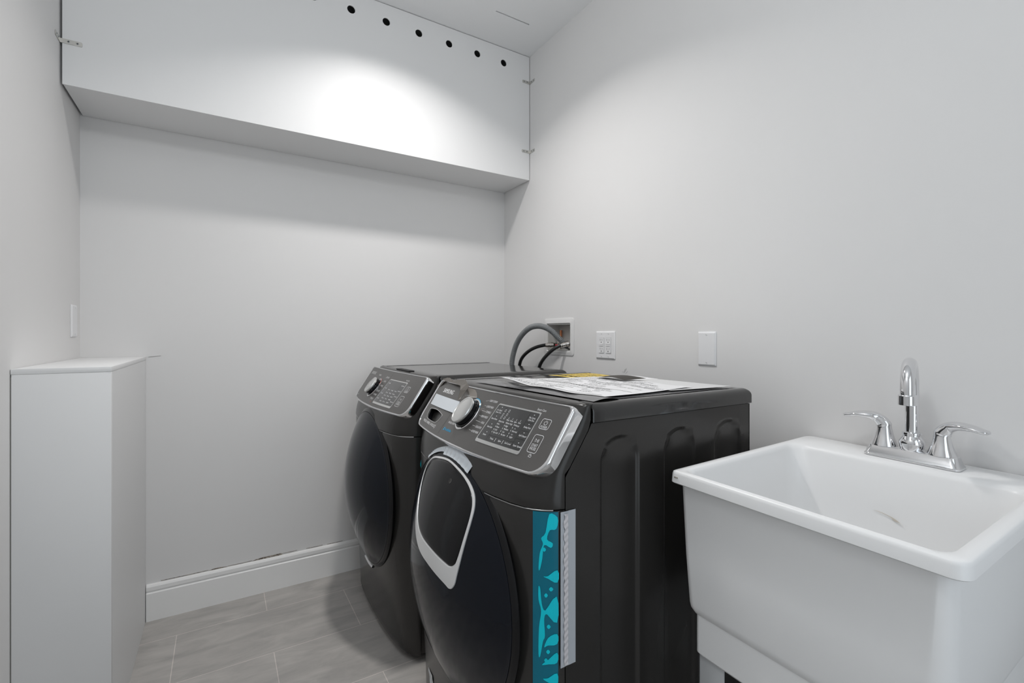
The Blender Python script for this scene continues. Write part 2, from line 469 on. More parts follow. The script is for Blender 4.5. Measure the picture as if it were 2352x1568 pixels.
# ------------------------------------------------------------------ wall plates
def xwall(u, v, h): return (-h, u, v)
def plate_body(bm, y0, y1, z0, z1, fn, holes=(), d=.0055):
    o = rrect(y0, y1, z0, z1, .003, 4); k = .005
    i = rrect(y0+k, y1-k, z0+k, z1-k, .002, 4)
    loft(bm, [[fn(u, v, .0003) for u, v in o], [fn(u, v, .0022) for u, v in o], [fn(u, v, d) for u, v in i]])
    plate(bm, i, fn, 0, d, holes=holes, back=False, walls=False)
    for hlp in holes:
        a = [fn(u, v, d) for u, v in hlp]; b = [fn(u, v, .0005) for u, v in hlp]
        loft(bm, [b, a])
def screw_on(parent, fn, u, v, h):
    s = bmesh.new()
    c = [(u+.0032*math.cos(2*PI*k/14), v+.0032*math.sin(2*PI*k/14)) for k in range(14)]
    plate(s, c, fn, h-.001, h+.0008)
    add_line(s, [(u-.0024, v-.0012), (u+.0024, v+.0012)], .0009, lambda a, b: fn(a, b, h+.0010), mi=1)
    obj('screw', s, [M['plastic_white'], M['slot_grey']], parent, smooth=None)
# double receptacle plate
op = thing('outlet_plate', 'double electrical outlet plate with two receptacles on the right wall', 'outlet', (0, -0.8455, 1.026))
oy0, oy1, oz0, oz1 = -0.9035, -0.7875, 1.026, 1.144
hs = []
for cy in (-0.8245, -0.8665): hs.append(rrect(cy-.0168, cy+.0168, 1.085-.034, 1.085+.034, .003, 3))
bm = bmesh.new(); plate_body(bm, oy0, oy1, oz0, oz1, xwall, hs)
pb = obj('cover_plate', bm, M['plastic_white'], op, smooth=25)
for cy in (-0.8245, -0.8665):
    bm = bmesh.new()
    plate(bm, rrect(cy-.0162, cy+.0162, 1.085-.0334, 1.085+.0334, .003, 3), xwall, 0.0005, .0075)
    rc = obj('receptacle', bm, M['plastic_white'], op, smooth=None)
    f2 = lambda u, v: (-.0077, u, v)
    for zc in (1.085+.0205, 1.085-.0175):
        for kind_ in (0, 1, 2):
            sb = bmesh.new()
            if kind_ == 0: add_line(sb, [(cy+.0060, zc+.006), (cy+.0060, zc+.002), (cy+.0088, zc+.002), (cy+.0060, zc+.002), (cy+.0060, zc-.002)], .0016, f2)
            elif kind_ == 1: add_line(sb, [(cy-.0060, zc+.005), (cy-.0060, zc-.002)], .0014, f2)
            else: plate(sb, [(cy+.0024*math.cos(a*PI/6), zc-.0085+.0022*math.sin(a*PI/6)) for a in range(12)], xwall, .0075, .00775)
            obj('contact_slot', sb, M['plate_slot'], rc, smooth=None)
    for zc, ht in ((1.0905, .0042), (1.0835, .0042)):
        bb = bmesh.new(); plate(bb, rrect(cy-.0125, cy+.0125, zc-.0022, zc+.0022, .0008, 2), xwall, .0075, .0092)
        obj('test_button', bb, M['plastic_white'], rc, smooth=None)
    for zc in (1.133, 1.037): screw_on(op, xwall, cy, zc, .0055)
# blank plate
bp_ = thing('blank_wall_plate', 'single blank white wall plate to the right of the outlets', 'wall plate', (0, -1.3385, 1.024))
bm = bmesh.new(); plate_body(bm, -1.3735, -1.3035, 1.024, 1.139, xwall)
obj('cover_plate', bm, M['plastic_white'], bp_, smooth=25)
for zc in (1.128, 1.035): screw_on(bp_, xwall, -1.3385, zc, .0055)
# plate on left wall
lw = lambda u, v, h: (XL+h, u, v)
lp = thing('blank_wall_plate', 'white wall plate on the left wall above the corner box', 'wall plate', (XL, -0.098, 1.12))
bm = bmesh.new(); plate_body(bm, -.134, -.062, 1.120, 1.235, lw)
obj('cover_plate', bm, M['plastic_white'], lp, smooth=25)
for zc in (1.224, 1.131): screw_on(lp, lw, -.098, zc, .0055)

# ------------------------------------------------------------------ recessed hose box in the right wall
hb = thing('washer_hose_box', 'recessed white hose box with hot and cold valves in the right wall', 'utility box', (0, -0.516, 1.031))
bm = bmesh.new()
fo = rrect(-0.634, -0.398, 1.030, 1.209, .016, 6); fi = rrect(by0-.004, by1+.004, bz0-.004, bz1+.004, .006, 6)
loft(bm, [[xwall(u, v, .0004) for u, v in fo], [xwall(u, v, .0025) for u, v in fo],
          [xwall(u, v, .0042) for u, v in rrect(-0.630, -0.402, 1.034, 1.205, .014, 6)],
          [xwall(u, v, .0040) for u, v in rrect(by0-.009, by1+.009, bz0-.009, bz1+.009, .010, 6)],
          [xwall(u, v, .0052) for u, v in fi], [xwall(u, v, .0004) for u, v in rrect(by0-.001, by1+.001, bz0-.001, bz1+.001, .005, 6)]])
obj('frame', bm, M['box_frame'], hb, smooth=30)
bm = bmesh.new()
e = .0008
add_box(bm, .072, .076, by0+e, by1-e, bz0+e, bz1-e)
add_box(bm, .0005, .072, by0+e, by0+e+.003, bz0+e, bz1-e); add_box(bm, .0005, .072, by1-e-.003, by1-e, bz0+e, bz1-e)
add_box(bm, .0005, .072, by0+e, by1-e, bz0+e, bz0+e+.003); add_box(bm, .0005, .072, by0+e, by1-e, bz1-e-.003, bz1-e)
obj('box_shell', bm, M['box_in'], hb, smooth=None)
def valve(y, handle, mh):
    bm = bmesh.new()
    lathe(bm, [(.011, 0), (.011, .014), (.0085, .016), (.0085, .030), (.012, .031), (.012, .044), (.007, .046)], (.045, y, bz0+.005), 'Z', 18)
    lathe(bm, [(.008, 0), (.008, .018), (.0125, .019), (.0125, .034)], (.045, y, bz0+.028), (-1, 0, -.12), 18)
    v = obj('valve', bm, M['brass'], hb)
    bm = bmesh.new(); lathe(bm, [(.0065, 0), (.0065, .05)], (.058, y+.004, bz0+.05), (0, 0, 1), 12)
    obj('copper_pipe', bm, M['copper'], v)
    if handle:
        bm = box(.006, .020, y+.062, y+.108, bz0+.022, bz0+.030, bevel=.003, seg=3)
        obj('valve_handle', bm, mh, v, smooth=40)
    return v
valve(-.462, False, None); valve(-.585, True, M['red_handle'])

# ------------------------------------------------------------------ hoses
drain = [(.035, -.560, 1.068), (.010, -.556, 1.080), (-.015, -.556, 1.100), (-.032, -.551, 1.118), (-.052, -.532, 1.145), (-.072, -.503, 1.165), (-.087, -.462, 1.172), (-.097, -.407, 1.163),
         (-.101, -.346, 1.131), (-.101, -.295, 1.086), (-.100, -.260, 1.031), (-.100, -.244, .975), (-.100, -.242, .90), (-.100, -.242, .78), (-.10, -.25, .55), (-.10, -.28, .30)]
def mid(ctrl, n): return spline(ctrl, n)
bm = bmesh.new(); tube(bm, mid(drain, 60), .0132, 16, ridge=(.0052, .0010))
tag(obj('drain_hose', bm, M['hose_grey'], loc=(-.1, -.25, .3), smooth=60), 'grey corrugated drain hose arching from the wall box down behind the dryer', 'hose')
def supply(name, ctrl, label, collar):
    h = thing(name, label, 'hose', ctrl[-1], 'black rubber supply hoses')
    bm = bmesh.new(); tube(bm, mid(ctrl, 10), .0085, 14)
    obj('rubber_tube', bm, M['hose_black'], h, smooth=60)
    a, b = Vector(ctrl[0]), Vector(ctrl[1]); d = (b-a).normalized()
    bm = bmesh.new(); lathe(bm, [(.0135, -.012), (.0135, .002), (.0118, .004), (.0118, .020), (.0102, .022), (.0102, .028)], a, d, 14)
    obj('coupling', bm, M['brass'], h)
supply('water_hose', [(-.004, -.458, 1.078), (-.030, -.442, 1.078), (-.060, -.404, 1.066), (-.080, -.364, 1.043), (-.090, -.327, 1.011), (-.090, -.304, .974), (-.090, -.306, .93), (-.09, -.31, .80), (-.09, -.32, .6)],
       'left black supply hose curving from the hose box down behind the dryer', True)
supply('water_hose', [(-.004, -.580, 1.085), (-.030, -.566, 1.078), (-.058, -.545, 1.058), (-.080, -.514, 1.023), (-.090, -.492, .991), (-.090, -.474, .955), (-.09, -.47, .90), (-.09, -.47, .75), (-.09, -.47, .6)],
       'right black supply hose running from beside the red valve down behind the dryer', True)

# ------------------------------------------------------------------ washer and dryer
HWM = 0.340                       # half width
XB, ZL0, ZT = -0.180, 0.943, 0.984
def panel_fn(yc):
    """control face: u metres from its left edge, v metres down from its top, h proud of it"""
    PW, PH = 2*HWM, 0.1567
    def raw(a, b):
        s = 2*a-1
        return Vector((-.782-.086*b-(.010+.025*b)*(1-s*s), yc+HWM-PW*a, .981-.131*b))
    def fn(u, v, h=0.0):
        a, b = u/PW, v/PH
        p = raw(a, b); du = raw(a+.01, b)-raw(a-.01, b); dv = raw(a, b+.01)-raw(a, b-.01)
        n = du.cross(dv).normalized()
        if n.x > 0: n = -n
        return p+n*h
    return fn
def front_x(yc, y, z, D=None):
    s = min(1.0, abs(y-yc)/HWM)
    k = max(0, min(1, (z-.03)/.42)); k = k*k*(3-2*k)
    d = (.070+.025*k) if D is None else D
    return -.81-d*(1-.3*s*s)*(max(0, 1-s**9))**.6
def edge_x(z):
    if z < .842: return -.81
    if z < .940: return -.81+(.81-.742)*(z-.842)/.098
    return -.742
ARCH = [(-.657, .060), (-.462, .058), (-.275, .058)]
def arch_off(x, z):
    best = 0
    for cx, r in ARCH:
        zt = .853
        if z > zt: d = r-math.hypot(x-cx, z-zt)
        elif z < .16: d = r-math.hypot(x-cx, z-.16)
        else: d = r-abs(x-cx)
        if d > 0:
            t = min(1, d/.011); best = max(best, t*t*(3-2*t))
    return -.0055*best

def nonuni():
    xs = []
    for cx, r in ARCH:
        for q in (-1, 1):
            for k in range(9): xs.append(cx+q*(r-.011*k/8)-0)
        for k in range(1, 6): xs.append(cx-r+.011+(2*r-.022)*k/6)
    xs += [-.181, -.185, -.19, -.20, -.737, -.742, -.76, -.78, -.80, -.81]
    return sorted(set(round(x, 4) for x in xs))
def side_sheet(yc, sg):
    bm = bmesh.new(); XS = nonuni()
    zs = [.03, .06, .10, .12, .14, .16, .3, .5, .7, .8, .842, .853]+[.853+.004*k for k in range(1, 18)]+[.930, .943]
    rows = []
    for z in zs:
        lim = (edge_x(z) if z < .943 else -.742)+.0022
        rows.append([bm.verts.new((max(x, lim), yc+sg*(HWM+arch_off(x, z)), z)) for x in XS])
    for a, b in zip(rows, rows[1:]):
        for i in range(len(XS)-1):
            vs = [a[i], a[i+1], b[i+1], b[i]]
            try:
                f = bm.faces.new(vs)
            except ValueError: pass
    bmesh.ops.remove_doubles(bm, verts=bm.verts, dist=1e-5)
    # turned-in edges
    add_box(bm, -.808, -.182, yc+sg*(HWM-.012) if sg > 0 else yc-HWM+.0065, yc+HWM-.0065 if sg > 0 else yc-HWM+.012, .028, .84)
    add_box(bm, -.742, -.182, yc+sg*(HWM-.012) if sg > 0 else yc-HWM+.0065, yc+HWM-.0065 if sg > 0 else yc-HWM+.012, .84, .942)
    return bm

def machine(kind, yc, label):
    wash = kind == 'washing_machine'
    root = thing(kind, label, 'washing machine' if wash else 'dryer', (-.5, yc, 0))
    L = lambda *a, **k: obj(*a[:3], root, **k)
    # carcass
    bm = box(-.736, XB-.003, yc-HWM+.013, yc+HWM-.013, .028, .944)
    add_box(bm, -.800, -.736, yc-HWM+.013, yc+HWM-.013, .028, .84)
    L('carcass', bm, M['core'], smooth=None)
    for sg in (1, -1): L('side_panel', side_sheet(yc, sg), M['paint'], smooth=50)
    L('back_panel', box(XB-.003, XB, yc-HWM, yc+HWM, .028, .943), M['paint'], smooth=None)
    for sx in (-.74, -.24):
        for sy in (-1, 1):
            bm = bmesh.new(); lathe(bm, [(.022, 0), (.024, .006), (.014, .012), (.010, .030)], (sx, yc+sy*.28, 0), 'Z', 18)
            L('foot', bm, M['core'])
    # lid: rounded long edges, flat top with a shallow inset line
    bm = bmesh.new(); w = HWM+.004; R = .020
    sec = [(-w, ZL0+.002)]
    for k in range(9):
        a = PI/2*k/8; sec.append((-w+R*(1-math.cos(a)), ZT-R+R*math.sin(a)))
    sec = sec+[(-w+.050, ZT), (-w+.0505, ZT-.0012), (-w+.0530, ZT-.0012)]
    sec = sec+[(-y, z) for y, z in reversed(sec)]
    def lidrow(x, drop=0, tuck=0): return [(x, yc+y*(1-tuck), min(z, ZT-drop) if z > ZL0+.003 else z) for y, z in sec]
    rows = []
    for k in range(7):
        a = PI/2*k/6; rows.append(lidrow(XB+.003-.016*(1-math.cos(a)), .016*(1-math.sin(a))))
    rows += [lidrow(-.25), lidrow(-.5), lidrow(-.7), lidrow(-.735), lidrow(-.7375, .002, .004)]
    loft(bm, rows, close=True, cap0=True, cap1=True)
    bmesh.ops.recalc_face_normals(bm, faces=bm.faces)
    L('lid', bm, M['lid'], smooth=40)
    # lower front cover
    SS = [-1, -.997, -.99, -.98, -.965, -.94, -.90, -.85, -.75, -.6, -.45, -.3, -.15, 0, .15, .3, .45, .6, .75, .85, .90, .94, .965, .98, .99, .997, 1]
    bm = bmesh.new(); rows = []
    for z in [.022, .026, .034, .05, .10, .15, .2, .25, .3, .35, .4, .45, .55, .65, .73, .770, .7765]:
        ins = .012 if z < .024 else (.004 if z < .03 else (.0035 if z > .775 else 0))
        rows.append([(front_x(yc, yc+s*HWM, z)+ins*(1-s**8), yc+s*HWM, z) for s in SS])
        rows[-1] = [(rows[-1][0][0], yc-HWM+.010, z)]+rows[-1]+[(rows[-1][-1][0], yc+HWM-.010, z)]
    rows.append([(max(p[0]+.03, -.81), p[1], p[2]) for p in rows[-1]])
    loft(bm, rows, close=False)
    bmesh.ops.recalc_face_normals(bm, faces=bm.faces)
    L('front_cover', bm, M['front_paint'], smooth=50)
    # fascia between front cover and lid
    bm = bmesh.new(); rows = []
    lv = [(.7790, .076), (.7795, .094), (.7815, .097), (.80, .095), (.82, .090), (.835, .084), (.848, .078)]
    for z, d in lv: rows.append([(front_x(yc, yc+s*HWM, z, d), yc+s*HWM, z) for s in SS])
    for z in (.86, .875, .89, .91, .93, .95, .965, .976, .9805):
        b = (.981-z)/.131; row = []
        for s in SS:
            px = -.782-.086*b-(.010+.025*b)*(1-s*s)+.020
            e = edge_x(z); t = (max(0, 1-abs(s)**14))**.4
            row.append((e+(px-e)*t, yc+s*HWM, z))
        rows.append(row)
    rows.append([(p[0]+.006, p[1], .983) for p in rows[-1]])
    rows.append([(-.738, yc+s*HWM, .983-.010*max(0, abs(s)-.93)/.07) for s in SS])
    rows.append([(-.738, yc+s*HWM, .93) for s in SS])
    rows = [[(r_[0][0], yc-HWM+.010, r_[0][2])]+r_+[(r_[-1][0], yc+HWM-.010, r_[-1][2])] for r_ in rows]
    loft(bm, rows, close=False)
    bmesh.ops.recalc_face_normals(bm, faces=bm.faces)
    L('fascia', bm, M['front_paint'], smooth=50)

    bm = bmesh.new()  # added satin strip imitating the bright highlight line along the seam
    loft(bm, [[(front_x(yc, yc+s*HWM, .778, d), yc+s*HWM*.999, z) for s in SS[3:-3]] for z, d in ((.7768, .0935), (.7770, .0965), (.7782, .0968), (.7788, .0950))], close=False)
    bmesh.ops.recalc_face_normals(bm, faces=bm.faces)
    L('seam_highlight', bm, M['satin'], smooth=60)
    # control panel -------------------------------------------------
    P = panel_fn(yc); PW, PH = 2*HWM, .1567
    cp = obj('control_panel', bmesh.new(), M['panel_face'], root)
    bm = bmesh.new()
    face = rrect(.0045, PW-.0055, .0028, PH-.0038, [.037, .037, .011, .011], 8)
    slot = None
    hl = []
    if wash:
        slot = smooth_loop([(.058, .096), (.110, .092), (.166, .098), (.174, .104), (.170, .117), (.158, .1245), (.120, .1255), (.080, .1245), (.064, .119), (.056, .106)], 5)
        hl = [list(reversed(slot))]
    plate(bm, face, P, -.012, 0.0, holes=hl, cuts=(.02, .04), back=False)
    me = cp.data; bmesh.ops.translate(bm, verts=bm.verts, vec=-base(root)); bm.to_mesh(me); bm.free(); finish(me, 30)
    # chrome frame
    bm = bmesh.new()
    def ring(bm, loops): loft(bm, [[P(u, v, h) for u, v in lp] for lp, h in loops])
    def panel_loop(o, n=8, sub=14):
        lp = rrect(0+o, PW-o*1.2, 0+o*.6, PH-o*.8, [max(.002, .042-o*.8), max(.002, .042-o*.8), .012, .012], n)
        out = []
        for i, p in enumerate(lp):
            q = lp[(i+1) % len(lp)]; d = math.hypot(q[0]-p[0], q[1]-p[1]); k = sub*2 if d > .3 else (6 if d > .03 else 1)
            for s_ in range(k): out.append((p[0]+(q[0]-p[0])*s_/k, p[1]+(q[1]-p[1])*s_/k))
        return out
    lps = [(panel_loop(-.001), -.028), (panel_loop(-.002), -.010), (panel_loop(-.001), -.001), (panel_loop(.0008), .0018), (panel_loop(.003), .0024), (panel_loop(.0050), .0016), (panel_loop(.0060), -.0004)]
    ring(bm, lps)
    bmesh.ops.recalc_face_normals(bm, faces=bm.faces)
    obj('chrome_frame', bm, M['chrome'], cp, smooth=50)
    # display window with silver surround
    if wash: da0, da1, db0, db1 = .623, .873, .172, .808
    else: da0, da1, db0, db1 = .545, .815, .225, .90
    du0, du1, dv0, dv1 = da0*PW, da1*PW, db0*PH, db1*PH
    bm = bmesh.new()
    inner = rrect(du0+.0022, du1-.0028, dv0+.0035, dv1-.0075, .004, 4)
    plate(bm, rrect(du0, du1, dv0, dv1, .005, 4), lambda u, v, h: P(u, v, h), -.002, .0016, holes=[list(reversed(inner))], cuts=(.03, .05), back=False)
    obj('display_surround', bm, M['satin'], cp, smooth=25)
    bm = bmesh.new(); plate(bm, inner, P, -.002, .0010, cuts=(.03, .05), back=False)
    disp = obj('display', bm, M['display'], cp, smooth=25)
    # printed marks
    bm = bmesh.new(); f0 = lambda u, v: P(u, v, .0005); f1 = lambda u, v: P(u, v, .0015)
    def txt(s, a, b, wa, hb=.042, f=f0, mi=0, bold=0): add_text(bm, s, f, a*PW, b*PH, wa*PW, hb*PH, mi, bold=bold)
    def rr(a0, a1, b0, b1, r, w=.0010): add_line(bm, rrect(a0*PW, a1*PW, b0*PH, b1*PH, r, 5), w, f0, closed=True)
    if wash:
        pa0, pa1, pb0, pb1 = .892, .934, .245, .390
        sa0, sa1, sb0, sb1 = .896, .936, .478, .730
        kc, kr = (.463*PW, .470*PH), .0435
    else:
        pa0, pa1, pb0, pb1 = .838, .883, .315, .459
        sa0, sa1, sb0, sb1 = .838, .884, .557, .812
        kc, kr = (.375*PW, .545*PH), .0415
    rr(pa0, pa1, pb0, pb1, .005); rr(sa0, sa1, sb0, sb1, .005)
    pc_, qc = (pa0+pa1)/2*PW, (pb0+(pb1-pb0)*.38)*PH
    add_line(bm, [(pc_+.0048*math.sin(t), qc-.0048*math.cos(t)) for t in [math.radians(x) for x in range(35, 330, 20)]], .0010, f0)
    add_line(bm, [(pc_, qc-.0058), (pc_, qc-.0008)], .0010, f0)
    txt('POWER', pa0+.006, pb1-.012, pa1-pa0-.012, .034)
    sc_ = (sa0+sa1)/2*PW; sq = (sb0+(sb1-sb0)*.32)*PH
    add_line(bm, [(sc_-.0050, sq-.0035), (sc_+.0008, sq), (sc_-.0050, sq+.0035), (sc_-.0050, sq-.0035)], .0009, f0)
    add_line(bm, [(sc_+.0026, sq-.0035), (sc_+.0026, sq+.0035)], .0009, f0); add_line(bm, [(sc_+.0050, sq-.0035), (sc_+.0050, sq+.0035)], .0009, f0)
    txt('START', sa0+.007, sb0+(sb1-sb0)*.66, sa1-sa0-.014, .036); txt('PAUSE', sa0+.007, sb0+(sb1-sb0)*.86, sa1-sa0-.014, .036)
    add_line(bm, [(sa0*PW+.006, (sb0+(sb1-sb0)*.70)*PH), (sa1*PW-.006, (sb0+(sb1-sb0)*.70)*PH)], .0004, f0)
    flush = lambda nm: obj(nm, bm, [M['print'], M['blue'], M['core'], M['red']], cp, smooth=None)
    flush('button_marks'); bm = bmesh.new()
    if wash:
        for s, a, b, w_ in (('DEEP STEAM', .549, .180, .061), ('QUICK WASH', .554, .280, .055), ('TOWELS', .572, .366, .040), ('PERM PRESS', .560, .450, .054),
                            ('WOOL', .587, .543, .026), ('DELICATES', .571, .625, .046), ('ACTIVE WEAR', .563, .705, .056),
                            ('NORMAL', .338, .190, .044), ('HEAVY DUTY', .352, .285, .050), ('BEDDING', .348, .540, .042), ('RINSE', .354, .625, .034), ('RINSE+SPIN', .357, .708, .068)):
            txt(s, a, b, w_*.86, .034, bold=.0002); flush('cycle_label'); bm = bmesh.new()
        for a0, b0, a1, b1 in ((.523, .185, .545, .165), (.535, .262, .551, .262), (.540, .345, .570, .350), (.543, .430, .557, .432), (.545, .520, .584, .528), (.545, .606, .569, .608), (.542, .685, .561, .688), (.383, .178, .44, .165), (.425, .695, .447, .700)):
            add_line(bm, [(a0*PW, b0*PH), (a1*PW, b1*PH)], .0005, f0); flush('pointer_line'); bm = bmesh.new()
        txt('SAMSUNG', .096, .232, .120, .085, bold=.0009)
        flush('logo_lettering'); bm = bmesh.new()
        txt('PRESS HERE, HOLD', .080, .880, .170, .044, bold=.0003)
        c = [(.258*PW+.0036*math.cos(k*PI/8), .862*PH+.0045*math.sin(k*PI/8)) for k in range(16)]
        add_line(bm, c, .0012, f0, closed=True)
        flush('drawer_lettering'); bm = bmesh.new()
        txt('bubble', .367, .835, .060, .045, mi=1, bold=.0003)
        add_line(bm, [(.356*PW, .79*PH), (.356*PW, .845*PH)], .004, f0, mi=1)
        flush('blue_mark'); bm = bmesh.new()
        txt('Smart Care', .842, .150, .045, .032); flush('care_label'); bm = bmesh.new()
        add_line(bm, rrect(.914*PW, .925*PW, .765*PH, .79*PH, .001, 3), .0008, f0, closed=True)
        add_line(bm, [(.9165*PW, .765*PH), (.9165*PW, .750*PH), (.9225*PW, .750*PH), (.9225*PW, .765*PH)], .0008, f0)
        flush('lock_mark'); bm = bmesh.new()
        add_line(bm, [(.318*PW, .030*PH), (.332*PW, .930*PH)], .0010, f0, mi=2)
        flush('drawer_seam'); bm = bmesh.new()
        cols = [(.630, .64)]
        RB = (.446, .491, .536, .580, .622)
        for s, a, b, w_ in (('Pre Wash', .635, .290, .034), ('Smart Care', .634, .325, .038), ('Extra Rinse', .634, .433, .040), ('Extra Spin', .641, .565, .034), ('Steam', .645, .690, .022),
                            ('My Cycle', .828, .290, .034), ('Cycle Save', .828, .325, .034), ('Delay End', .828, .436, .037), ('Self Clean+', .828, .565, .041), ('Super Speed', .828, .715, .043),
                            ('Extra Hot', .690, RB[0], .030), ('Hot', .690, RB[1], .012), ('Warm', .691, RB[2], .020), ('Cold', .692, RB[3], .016), ('Tap Cold', .693, RB[4], .030),
                            ('Extra High', .734, RB[0], .036), ('High', .736, RB[1], .016), ('Medium', .738, RB[2], .027), ('Low', .740, RB[3], .013), ('No Spin', .741, RB[4], .026),
                            ('Heavy', .781, RB[0], .026), ('Normal', .785, RB[2], .028), ('Light', .789, RB[4], .018),
                            ('Temp', .698, .718, .022), ('Spin', .747, .718, .017), ('Soil Level', .784, .718, .034),
                            ('Wash', .722, .402, .018), ('Rinse', .745, .402, .018), ('Spin', .768, .402, .015), ('End', .791, .402, .013)):
            txt(s, a, b-.001, w_*.92, .025, f=f1)
        for i_, b in enumerate(RB):
            for a in (.686, .730, .777):
                add_line(bm, [(a*PW, (b-.025)*PH), (a*PW, (b-.002)*PH)], .0012, f1)
        for a in (.728, .751, .773, .795):
            add_line(bm, [(a*PW, .345*PH), (a*PW+.002, .347*PH), (a*PW, .365*PH), (a*PW+.003, .367*PH)], .0006, f1)
        add_line(bm, [(.788*PW, .491*PH), (.792*PW, .474*PH), (.796*PW, .491*PH)], .0006, f1)
        add_line(bm, [(.790*PW, .565*PH), (.794*PW, .580*PH), (.798*PW, .565*PH)], .0006, f1)
        for a, b in ((.686, .262), (.708, .255), (.686, .325), (.708, .315), (.686, .375), (.705, .37)):
            add_line(bm, rrect(a*PW-.0022, a*PW+.0022, b*PH-.0028, b*PH+.0028, .0008, 2), .0006, f1, closed=True)
        for a, b in ((.655, .225), (.655, .375), (.658, .505), (.660, .635), (.845, .230), (.845, .375), (.845, .505), (.847, .655)):
            add_line(bm, [(a*PW-.0014, b*PH), (a*PW+.0014, b*PH)], .0014, f1)
        for a in (.730, .772): add_line(bm, [(a*PW, .680*PH), (a*PW, .735*PH)], .0009, f1)
        for a, b0, b1 in ((.680, .205, .755), (.821, .205, .755)): add_line(bm, [(a*PW, b0*PH), (a*PW, b1*PH)], .0005, f1, mi=2)
        add_line(bm, [(.681*PW, .665*PH), (.820*PW, .665*PH)], .0005, f1, mi=2)
        for b in (.350, .475, .600): add_line(bm, [(.823*PW, b*PH), (.868*PW, b*PH)], .0005, f1, mi=2)
    else:
        txt('SAMSUNG', .055, .22, .115, .085)
        flush('logo_lettering'); bm = bmesh.new()
        for s, a, b, w_ in (('NORMAL', .27, .215, .05), ('BEDDING', .445, .225, .055), ('WOOL', .455, .340, .040), ('TOWELS', .458, .465, .045), ('DELICATES', .455, .610, .055), ('PERM PRESS', .455, .715, .055), ('TIME DRY', .450, .830, .055)):
            txt(s, a, b, w_, .042, bold=.0002); flush('cycle_label'); bm = bmesh.new()
        for b0, b1 in ((.235, .210), (.345, .325), (.46, .45), (.585, .595), (.685, .70)):
            add_line(bm, [(.425*PW, b0*PH), (.452*PW, b1*PH)], .0005, f0); flush('pointer_line'); bm = bmesh.new()
        txt('Smart Care', .77, .19, .045, .035); flush('care_label'); bm = bmesh.new()
        txt('SENSOR DRY', .05, .905, .06, .03); flush('corner_label'); bm = bmesh.new()
        add_line(bm, [(.515*PW, .93*PH), (.515*PW, .05*PH)], .0008, f0, mi=2)
        flush('panel_seam'); bm = bmesh.new()
        add_line(bm, [(.495*PW, .87*PH), (.495*PW, .91*PH)], .0016, f0, mi=3)
        flush('red_mark'); bm = bmesh.new()
        for i, row in enumerate((('More', 'High', 'Wrinkle'), ('Damp', 'Med High', 'Mixed'), ('Normal', 'Medium', '60'), ('Dry', 'Med Low', '40'), ('Less', 'Ex. Low', '20'))):
            for j, s in enumerate(row): txt(s, .625+.05*j, .50+.075*i, .030, .024, f=f1)
        for i, s in enumerate(('Rack Dry', 'Anti Static', 'My Cycle', 'Steam')): txt(s, .56, .34+.14*i, .032, .024, f=f1)
        for i, s in enumerate(('Sanitize', 'Delay End', 'Self Clean', 'Alarm')): txt(s, .765, .34+.14*i, .038, .024, f=f1)
        add_line(bm, [(.605*PW, .27*PH), (.605*PW, .85*PH)], .0004, f1, mi=2)
        add_line(bm, [(.755*PW, .27*PH), (.755*PW, .85*PH)], .0004, f1, mi=2)
    flush('display_lettering')
    # dial
    def disc(prof, c, n=40):
        b = bmesh.new()
        loft(b, [[P(c[0]+r*math.cos(2*PI*k/n), c[1]+r*math.sin(2*PI*k/n), h) for k in range(n)] for r, h in prof], cap1=True)
        bmesh.ops.recalc_face_normals(b, faces=b.faces)
        return b
    kn = obj('dial', disc([(kr-.010, 0), (kr-.010, .009), (kr-.008, .010), (kr-.0085, .018)], kc), M['gloss_black'], cp, smooth=35)
    obj('dial_ring', disc([(kr, 0), (kr, .0020), (kr-.0012, .0030), (kr-.004, .0030), (kr-.006, .0010)], kc), M['chrome'], kn, smooth=35)
    obj('dial_skirt', disc([(kr-.004, .0), (kr-.005, .004), (kr-.009, .006), (kr-.0095, .0062)], kc), M['gloss_black'], kn, smooth=35)
    obj('dial_cap', disc([(kr-.0085, .017), (kr-.0080, .0190), (kr-.0078, .0225), (kr-.0088, .0245), (kr-.0130, .0253), (kr-.0138, .0244), (kr-.0150, .0247)], kc), M['satin'], kn, smooth=35)
    bm = bmesh.new()
    for k in range(15):
        pass
    ang = [math.radians(x) for x in (range(-100, -30, 6) if wash else range(-78, -20, 6))]
    add_line(bm, [(kc[0]+(kr+.0004)*math.cos(t), kc[1]+(kr+.0004)*math.sin(t)) for t in ang], .0016, lambda u, v: P(u, v, .0032))
    obj('light_arc', bm, M['blue'] if wash else M['red'], kn, smooth=None)
    if wash:
        # detergent drawer pull: rim and dark pocket
        bm = bmesh.new()
        cx = sum(p[0] for p in slot)/len(slot); cy = sum(p[1] for p in slot)/len(slot)
        sc = lambda k: [(cx+(u-cx)*(1+k), cy+(v-cy)*(1+k*2.5)) for u, v in slot]
        loft(bm, [[P(u, v, h) for u, v in sc(k)] for k, h in ((.035, 0), (.035, .0010), (0, .0010), (0, -.004))])
        obj('drawer_rim', bm, M['satin'], cp, smooth=40)
        bm = bmesh.new()
        loft(bm, [[P(u, v, h) for u, v in sc(k)] for k, h in ((0.002, -.001), (-.01, -.016), (-.10, -.019))], cap1=True)
        obj('drawer_pocket', bm, M['gloss_black'], cp, smooth=40)
    # door ----------------------------------------------------------
    zc, ry, rz = .535, (.302 if wash else .292), .303
    X0, HD = -.893, .087
    def dome(q): return X0-HD*(1-min(1, q))
    def ell(k, x, n=72): return [(x, yc+k*ry*math.cos(2*PI*i/n), zc+k*rz*math.sin(2*PI*i/n)) for i in range(n)]
